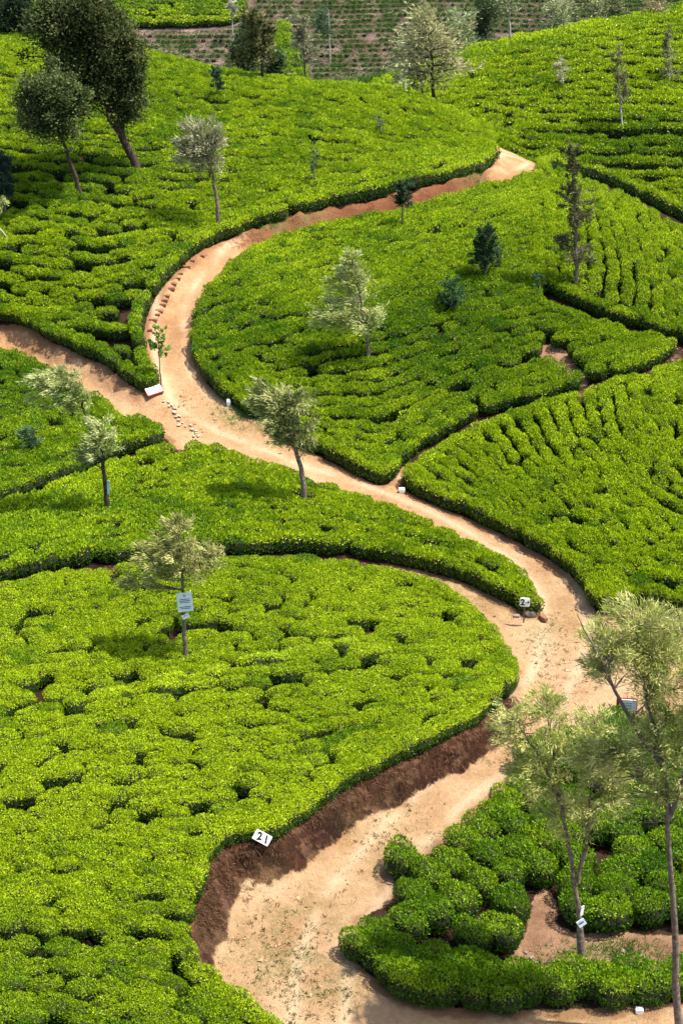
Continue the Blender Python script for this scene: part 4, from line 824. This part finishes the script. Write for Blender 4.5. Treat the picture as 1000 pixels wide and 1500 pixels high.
tree('slender_tree', 'slender tree with a long white trunk at the foot of the right hill', 'tree', (914, 208), [(911, 190), (908, 160), (906, 120), (903, 75)], [(902, 80, 9, 14, .5), (906, 108, 13, 16, .9), (910, 135, 15, 14, .7)], r0=.07, tints=((.10, .11, .04), (.30, .28, .14)), n=45, per=12, L=.3, Wd=.06, bark=M_barkp, y=108.6, clump=.3, wind=(-.1, 0, .1))
tree('pale_sapling', 'pale pinkish sapling in the rows of the right hill', 'sapling', (827, 152), [(826, 135), (823, 110), (820, 85)], [(820, 95, 12, 16, .8), (825, 110, 12, 10, .5)], r0=.05, tints=((.30, .29, .15), (.55, .5, .34)), n=35, per=10, L=.3, Wd=.045, bark=M_barkp, y=114.5, clump=.28)
tree('slender_tree', 'slender olive tree near the right edge of the right hill', 'tree', (981, 138), [(980, 120), (979, 90), (978, 50)], [(978, 55, 9, 14, .5), (980, 80, 13, 16, .9), (982, 102, 14, 12, .6)], r0=.06, tints=((.13, .15, .05), (.34, .34, .16)), n=45, per=12, L=.3, Wd=.06, bark=M_barkp, y=116.5, clump=.3)
tree('small_shrub', 'small dark pointed shrub in the rows of the right hill', 'shrub', (752, 137), [(752, 128), (752, 112)], [(752, 120, 6, 13, 1.)], r0=.04, tints=((.04, .08, .02), (.14, .2, .06)), n=35, per=12, L=.22, Wd=.07, y=116.5, clump=.16)
tree('small_shrub', 'small grey green sapling on the slope left of the road crest', 'sapling', (557, 198), [(557, 185), (558, 170)], [(557, 180, 8, 14, 1.)], r0=.03, tints=((.08, .13, .05), (.2, .27, .12)), n=30, per=10, L=.2, Wd=.045, clump=.15)
tree('roadside_sapling', 'bright green leafy sapling at the tip of the plot where the roads meet', 'sapling', (236, 556), [(234, 535), (232, 510), (234, 485)], [(235, 488, 16, 12, .7), (228, 505, 15, 12, .7), (242, 512, 10, 12, .4)], r0=.035, tints=FRESH, n=34, per=9, L=.18, Wd=.07, wind=(0, 0, .1), clump=.15)
tree('blue_green_shrub', 'dark bluish shrub at the left edge below the dark trees', 'shrub', (8, 318), [(8, 290), (6, 250)], [(6, 240, 16, 18, 1.), (5, 268, 17, 20, 1.)], r0=.07, tints=((.015, .04, .03), (.06, .11, .07)), n=70, per=16, L=.25, Wd=.06, clump=.2)
tree('leaning_sapling', 'silvery sapling with a pale bent stem leaning at the left edge', 'sapling', (18, 352), [(8, 343), (-6, 330), (0, 300)], [(0, 296, 12, 14, .9)], r0=.05, tints=SILVER, n=36, per=14, L=.25, Wd=.04, bark=M_barkp, clump=.16)
tree('blue_green_shrub', 'small bluish shrub under the leaning silvery branch on the left', 'shrub', (46, 662), [(46, 645), (45, 628)], [(45, 640, 19, 20, 1.2)], r0=.04, tints=((.06, .12, .055), (.18, .27, .13)), n=60, per=14, L=.2, Wd=.035, clump=.16)
tree('blue_green_shrub', 'pale bluish seedling among bushes left of the tall slender tree', 'shrub', (790, 424), [(790, 412), (789, 400)], [(789, 408, 11, 12, 1.)], r0=.03, tints=((.07, .15, .07), (.16, .27, .13)), n=36, per=12, L=.16, Wd=.04, clump=.12)
tree('pale_shrub', 'pale olive shrub on the pruned hillside above the upper left crest', 'shrub', (246, 100), [(246, 90), (246, 78)], [(238, 82, 16, 12, .8), (258, 84, 15, 12, .8)], r0=.06, tints=((.2, .21, .1), (.36, .36, .18)), n=50, per=14, L=.4, Wd=.1, y=160, clump=.4, bush=False)
tree('pale_shrub', 'wide pale olive shrub on the pruned hillside just left of the big airy tree', 'shrub', (512, 136), [(512, 125), (512, 115)], [(500, 120, 18, 11, .9), (525, 124, 20, 11, .9)], r0=.06, tints=((.15, .17, .08), (.32, .33, .17)), n=50, per=14, L=.4, Wd=.1, y=158, clump=.4, bush=False)
tree('dark_shrub', 'dark leafy tree behind the curved crest tree, to its left', 'tree', (352, 110), [(352, 90), (350, 70)], [(350, 72, 18, 20, 1.2), (362, 92, 14, 14, .7), (368, 22, 10, 14, .4)], r0=.1, tints=((.025, .05, .02), (.09, .14, .05)), n=60, per=14, L=.45, Wd=.12, y=150, clump=.5, bush=False)
tree('dark_shrub', 'dark leafy tree behind the curved crest tree, to its right', 'tree', (405, 118), [(405, 100), (405, 85)], [(405, 88, 14, 17, 1.2), (400, 106, 18, 10, .7)], r0=.1, tints=((.03, .06, .025), (.11, .17, .06)), n=60, per=14, L=.45, Wd=.12, y=150, clump=.5, bush=False)
tree('dark_shrub', 'dark green tree on the pruned hillside behind the white trunked ridge tree', 'tree', (712, 60), [(712, 40), (711, 15)], [(712, 15, 22, 22, 1.2), (705, 42, 15, 14, .5)], r0=.12, tints=((.035, .06, .025), (.13, .17, .07)), n=70, per=14, L=.5, Wd=.14, y=168, clump=.5, bush=False)

# ------------------------------------------------------------------ signs and stones
def boxm(sx_, sy_, sz_, bev=.01, m=None):
    bm = bmesh.new(); bmesh.ops.create_cube(bm, size=1); bmesh.ops.scale(bm, vec=(sx_, sy_, sz_), verts=bm.verts)
    bmesh.ops.bevel(bm, geom=bm.edges[:] , offset=bev, segments=2, affect='EDGES'); me = bpy.data.meshes.new('part'); bm.to_mesh(me); bm.free()
    if m: me.materials.append(m)
    return me
def text(name, body, size, mat, parent, loc, rot=(R(90), 0, 0), bold=.0):
    c = bpy.data.curves.new(name, 'FONT'); c.body = body; c.size = size; c.extrude = .004; c.offset = bold; c.align_x = 'CENTER'; c.align_y = 'CENTER'; c.materials.append(mat)
    tmp = bpy.data.objects.new(name, c); scn.collection.objects.link(tmp); dg = bpy.context.evaluated_depsgraph_get()
    me = bpy.data.meshes.new_from_object(tmp.evaluated_get(dg)); bpy.data.objects.remove(tmp); me.name = name
    if not me.materials: me.materials.append(mat)
    o = link(name, me, parent); o.location = loc; o.rotation_euler = rot; return o
def part(name, me, parent, loc=(0, 0, 0), rot=(0, 0, 0)):
    me.name = name; o = link(name, me, parent); o.location = loc; o.rotation_euler = rot; return o
def ground_at(u, v, up=0.): return bush_surface(u, v, up)
def nearer(p, m):
    c = np.array([0, 0, CAMZ]); return p + (c - p) / np.linalg.norm(c - p) * m
def bush_surface(u, v, extra=0.):
    """first hit on the finished ground (terraces included)"""
    d = ray(u, v)
    ts = np.arange(25, 140, .04); P = d[None] * ts[:, None]; z = T(P[:, 0], P[:, 1])[0] + extra; k = np.nonzero(P[:, 2] + CAMZ < z)[0][0]
    return np.array([P[k, 0], P[k, 1], P[k, 2] + CAMZ])
# plate 21 on the brown bank, tipped on its side
p = nearer(bush_surface(384, 1227, .3), .35); s = thing('number_plate', 'white plate reading 21 lying tipped on the dark brown bank', 'sign', p); s.rotation_euler = (R(-25), R(38), R(8))
part('plate', boxm(.54, .04, .31, .012, M_white), s)
text('numeral', '2', .31, M_black, s, (-.10, -.024, .0), (R(90), R(-18), 0), .012); text('numeral', '1', .31, M_black, s, (.13, -.024, .0), (R(90), R(-18), 0), .012)
part('nail', boxm(.02, .05, .02, .004, M_black), s, (-.23, -.01, .12))
# plate 2 with arrow at the hedge point
p = nearer(bush_surface(768, 882, .4), 1.0); p[2] -= .38; s = thing('number_plate', 'white square plate reading 2 with an arrow, at the hedge point above a stone', 'sign', p, rz=R(-6))
part('plate', boxm(.36, .04, .34, .03, M_white), s, (0, 0, .38), (R(-8), 0, 0)); text('numeral', '2', .32, M_black, s, (-.07, -.034, .38), (R(82), 0, 0), .01)
text('arrow', '\u2192' if False else '-+', .2, M_black, s, (.10, -.034, .39), (R(82), 0, 0), .006); part('post', boxm(.05, .05, .8, .008, M_bark), s, (0, .03, -.08))
# notices on trees
def on_tree(u, v, y, name, label, wd, ht, mat, rot, lines, up=0):
    q = Py(u, v, y - .12); s = thing(name, label, 'sign', q); s.rotation_euler = rot
    part('board', boxm(wd, .02, ht, .006, mat), s)
    for k in range(lines):
        part('text_line', boxm(wd * (.72 if k % 2 else .6), .006, ht * .028, .001, M_black), s, (0, -.014, ht * (.16 - .085 * k) if k < 3 else ht * (.02 - .085 * k)))
    part('nail', boxm(.015, .03, .015, .003, M_black), s, (0, -.012, ht * .43))
    return s
ty = hit(270, 965, .55 + TRAISE((270, 965)))[0][1]
s = on_tree(271, 882, ty, 'notice_board', 'large pale notice board with small print on the lone tree of the left plot', .50, .70, M_pale, (0, R(-3), R(8)), 5)
part('emblem', boxm(.07, .006, .06, .002, M_teal), s, (0, -.014, .24))
on_tree(272, 903, ty, 'tree_plate', 'small white plate nailed tilted below the large notice board', .24, .15, M_white, (0, R(-22), R(10)), 1)
ty = hit(853, 1432, 0)[0][1]
on_tree(852, 1334, ty, 'tree_plate', 'narrow white upper plate on the forked feathery tree', .10, .30, M_white, (0, R(5), R(30)), 0)
on_tree(851, 1352, ty, 'tree_plate', 'pale green lower plate with print, tilted on the forked feathery tree', .22, .24, M_pale, (0, R(-30), R(15)), 3)
ty = hit(156, 748, .55)[0][1]
on_tree(159, 714, ty, 'tree_plate', 'narrow blue green plate on the dark trunk of the leaning silvery tree', .10, .55, M_teal, (0, R(2), R(20)), 0)
# red and white boards
p = ground_at(226, 577); s = thing('roadside_board', 'white board with a red rim lying at the plot tip where the roads meet', 'sign', p + [0, 0, .14]); s.rotation_euler = (R(28), R(-10), R(24))
part('frame', boxm(.74, .46, .12, .02, M_red), s); part('panel', boxm(.68, .40, .03, .01, M_white), s, (0, .01, .065))
for k, (lx, lw) in enumerate(((-.1, .4), (.08, .3), (-.05, .36))): part('text_line', boxm(lw * .7, .02, .006, .002, M_black), s, (lx * .7, .09 - k * .09, .082))
p = nearer(bush_surface(917, 1035, .42), .4); p[2] -= .36; s = thing('roadside_board', 'white board with red edges half hidden behind the feathery trees', 'sign', p, rz=R(-8))
part('frame', boxm(.66, .06, .50, .015, M_red), s, (0, .02, .42)); part('panel', boxm(.54, .03, .42, .006, M_white), s, (.03, -.025, .43))
for k in range(3): part('text_line', boxm(.3, .006, .03, .002, M_teal), s, (.02, -.043, .52 - k * .1))
part('post', boxm(.05, .05, .5, .008, M_red), s, (-.24, .08, .2)); part('post', boxm(.05, .05, .5, .008, M_red), s, (.24, .08, .2))
def rock_mesh(seed, sub=3, rough=.35):
    bm = bmesh.new(); bmesh.ops.create_icosphere(bm, subdivisions=sub, radius=1); o = Vector((seed * 3.1, seed * 1.7, 0))
    for v in bm.verts:
        d = mnoise.noise(v.co * 1.1 + o) * rough + mnoise.noise(v.co * 3.1 + o) * rough * .35; v.co *= 1 + d
        for ax in range(3):
            lim = .72 + .1 * math.sin(seed + ax); v.co[ax] = max(-lim, min(lim, v.co[ax]))
    me = bpy.data.meshes.new('rock'); bm.to_mesh(me); bm.free()
    for pl in me.polygons: pl.use_smooth = False
    return me
rocks = [rock_mesh(k) for k in range(5)]
def rock(name, label, u, v, sx_, sy_, sz_, mat, group=None, k=0, sink=.3, rz=0):
    me = rocks[k % 5].copy(); me.materials.append(mat); p = ground_at(u, v); o = link(name, me)
    o.location = (p[0], p[1], p[2] + sz_ * (1 - sink)); o.scale = (sx_, sy_, sz_); o.rotation_euler = (0, 0, rz); return tag(o, label, 'stone', group)
rock('marker_stone', 'white marker stone at the bottom edge of the oval plot, near the leaning tree', 335, 594, .12, .1, .2, M_stonew, k=0)
rock('marker_stone', 'white marker stone where the footpath meets the road', 588, 722, .16, .1, .16, M_stonew, k=1)
rock('marker_stone', 'upright white marker stone at the foot of the right hand hedge', 773, 799, .08, .08, .2, M_stonew, k=2)
rock('marker_stone', 'white marker stone at the tip of the right hand hedge, by the feathery crown', 886, 898, .08, .08, .17, M_stonew, k=3)
rock('white_rock', 'white angular rock at the foot of the low hedge at the bottom', 935, 1484, .15, .12, .11, M_stonew, k=4)
rock('grey_stone', 'grey boulder below the plate reading 2', 776, 902, .24, .17, .15, M_stone, k=1)
rock('eroded_clod', 'reddish eroded clod of earth right of the grey boulder', 795, 908, .13, .24, .13, M_brick, k=2, rz=.5)
rock('rubble_stone', 'small brown stone left of the grey boulder', 756, 904, .14, .1, .07, M_stone, k=3)
for k in range(15):          # rough steps cut along the left side of the climbing road
    t = k / 14; u = 296 - 78 * t ** .62 + random.uniform(-2, 2); v = 374 + 110 * t + random.uniform(-2, 2)
    rock('drain_stone', 'brown clod in the line edging the left side of the climbing road', u + 2 + random.uniform(-2, 2), v + 3, random.uniform(.12, .26), random.uniform(.08, .17), random.uniform(.06, .13), M_brick, 'clods edging the climbing road', k, .35, random.uniform(-.3, .3))
for k in range(26):
    t = k / 25; u = 240 + 48 * t + random.gauss(0, 2.5) + 5 * math.sin(t * 9); v = 588 + 52 * t + random.gauss(0, 2)
    rock('junction_stone', 'pale stone in the broken line crossing the road junction', u, v, random.uniform(.05, .14), random.uniform(.04, .09), .03, M_stonep, 'stones across the road junction', k, .45, random.uniform(0, 3))
for k, (u, v) in enumerate([(770, 1397), (778, 1404), (765, 1410), (775, 1425), (785, 1412), (905, 1408), (912, 1395), (940, 1402), (800, 1430), (832, 1434)]):
    rock('soil_stone', 'small pale stone on the bare soil patch', u, v, random.uniform(.05, .1), random.uniform(.05, .09), random.uniform(.04, .06), M_stone, 'stones on the bare soil patch', k, .35, random.uniform(0, 3))

# weeds and tufts: too many to count
def tufts(name, label, areas, mat_t, seed, hgt=.07, blades_n=9, on=None, up=.9, cat='weeds', wd=.022):
    r = np.random.default_rng(seed); Vt, Ct = [], []
    for (u, v, ru, rv, n) in areas:
        a = r.normal(size=(n, 2)) * .5; uu = u + a[:, 0] * ru; vv = v + a[:, 1] * rv; p = hit(uu, vv, 0.)
        s = np.full(n, -9.)
        for k_, P_ in PATCH.items():
            if P_['kind'] == 'tea': s = np.maximum(s, sdist(p[:, 0], p[:, 1], P_['P'])[0])
        keep = (s < -.15) if on is None else np.ones(n, bool)
        p = p[keep]; z = T(p[:, 0], p[:, 1])[0]
        for q, zz in zip(p, z):
            m = int(blades_n * r.uniform(.4, 1.6)); rr = r.uniform(.02, .09)
            b0 = np.column_stack([q[0] + r.normal(size=m) * rr, q[1] + r.normal(size=m) * rr, np.full(m, zz - .05)])
            dv = r.normal(size=(m, 3)) * .6 + [.3 if up < 0 else 0, -.3 if up < 0 else 0, up]; b0[:, 2] += .12 if up < 0 else 0; V_, _ = blades(b0, dv, r.normal(size=(m, 3)), hgt * r.uniform(.6, 1.5, m), wd)
            f = r.random((m, 1)); Vt.append(V_); Ct.append((np.array(mat_t[0]) * (1 - f) + np.array(mat_t[1]) * f).repeat(4, 0))
    Vt = np.concatenate(Vt); Ct = np.concatenate(Ct)
    return tag(link(name, mesh_np(name, Vt, np.arange(len(Vt)).reshape(-1, 4), [M_leaf], Ct, smooth=False)), label, cat, None, 'stuff')
tufts('weeds', 'sparse dark green weeds dotted over the sandy road', [(430, 1390, 110, 120, 260), (350, 1480, 90, 40, 160), (600, 1250, 120, 60, 90), (660, 880, 110, 40, 110), (800, 930, 60, 50, 70), (780, 990, 90, 60, 60), (330, 590, 90, 40, 60), (560, 1210, 60, 30, 40), (480, 1460, 80, 50, 60)], ((.03, .045, .012), (.10, .14, .03)), 3, .065, 9)
tufts('grass', 'short bright grass on the bare soil and by the road', [(380, 603, 50, 18, 260), (920, 1395, 60, 20, 120), (800, 1418, 30, 10, 50), (850, 1400, 80, 22, 70), (985, 1408, 20, 8, 40), (605, 1370, 4, 3, 1), (395, 345, 30, 8, 60), (690, 275, 50, 8, 80)], ((.05, .12, .015), (.16, .26, .05)), 5, .16, 12, on=1)
tufts('hanging_roots', 'fine dark roots and dead litter hanging down the cut bank', [(u, v, 34, 26, 90) for u, v in [(305, 1345), (298, 1375), (318, 1300), (340, 1268), (370, 1262), (400, 1245), (430, 1228), (460, 1208), (490, 1190), (525, 1170), (560, 1152), (595, 1135), (630, 1115), (665, 1098), (690, 1080)]],
      ((.03, .014, .008), (.24, .13, .07)), 9, .17, 10, on=1, up=-.8, cat='roots', wd=.016)
r = np.random.default_rng(12); Vp, Fp = [], []
for (u, v, ru, rv, n) in [(450, 1400, 120, 110, 240), (600, 1230, 120, 60, 200), (700, 1110, 60, 40, 100), (790, 980, 60, 70, 200), (700, 880, 70, 25, 90), (740, 790, 70, 50, 70), (330, 1330, 40, 60, 130), (420, 1260, 50, 40, 120), (860, 1410, 100, 20, 120), (270, 560, 40, 60, 100), (360, 630, 80, 30, 60)]:
    a = r.normal(size=(n, 2)) * .5; p = hit(u + a[:, 0] * ru, v + a[:, 1] * rv, 0.); ss = np.full(n, -9.)
    for k_ in PATCH:
        if PATCH[k_]['kind'] == 'tea': ss = np.maximum(ss, sdist(p[:, 0], p[:, 1], PATCH[k_]['P'])[0])
    if u != 860: p = p[ss < -.95]
    z = T(p[:, 0], p[:, 1])[0]
    for q, zz in zip(p, z):
        sc = r.uniform(.012, .04) * (1 + (r.random() < .08) * 1.6); o8 = np.array([(1, 0, 0), (0, 1, 0), (-1, 0, 0), (0, -1, 0), (0, 0, .8), (0, 0, -.8)]) * sc * r.uniform(.6, 1.3, (6, 3))
        an = r.uniform(0, 6.28); ca, sa = math.cos(an), math.sin(an); o8 = o8 @ np.array([[ca, sa, 0], [-sa, ca, 0], [0, 0, 1]])
        b0 = len(Vp) * 6; Vp.append(o8 + [q[0], q[1], zz - .03]); Fp += [(b0 + i, b0 + (i + 1) % 4, b0 + 4) for i in range(4)] + [(b0 + (i + 1) % 4, b0 + i, b0 + 5) for i in range(4)]
tag(link('pebbles', mesh_np('pebbles', np.concatenate(Vp), np.array(Fp), [M_crumb], smooth=False)), 'loose pebbles and crumbs of earth on the dirt road', 'pebbles', None, 'stuff')
print('done')
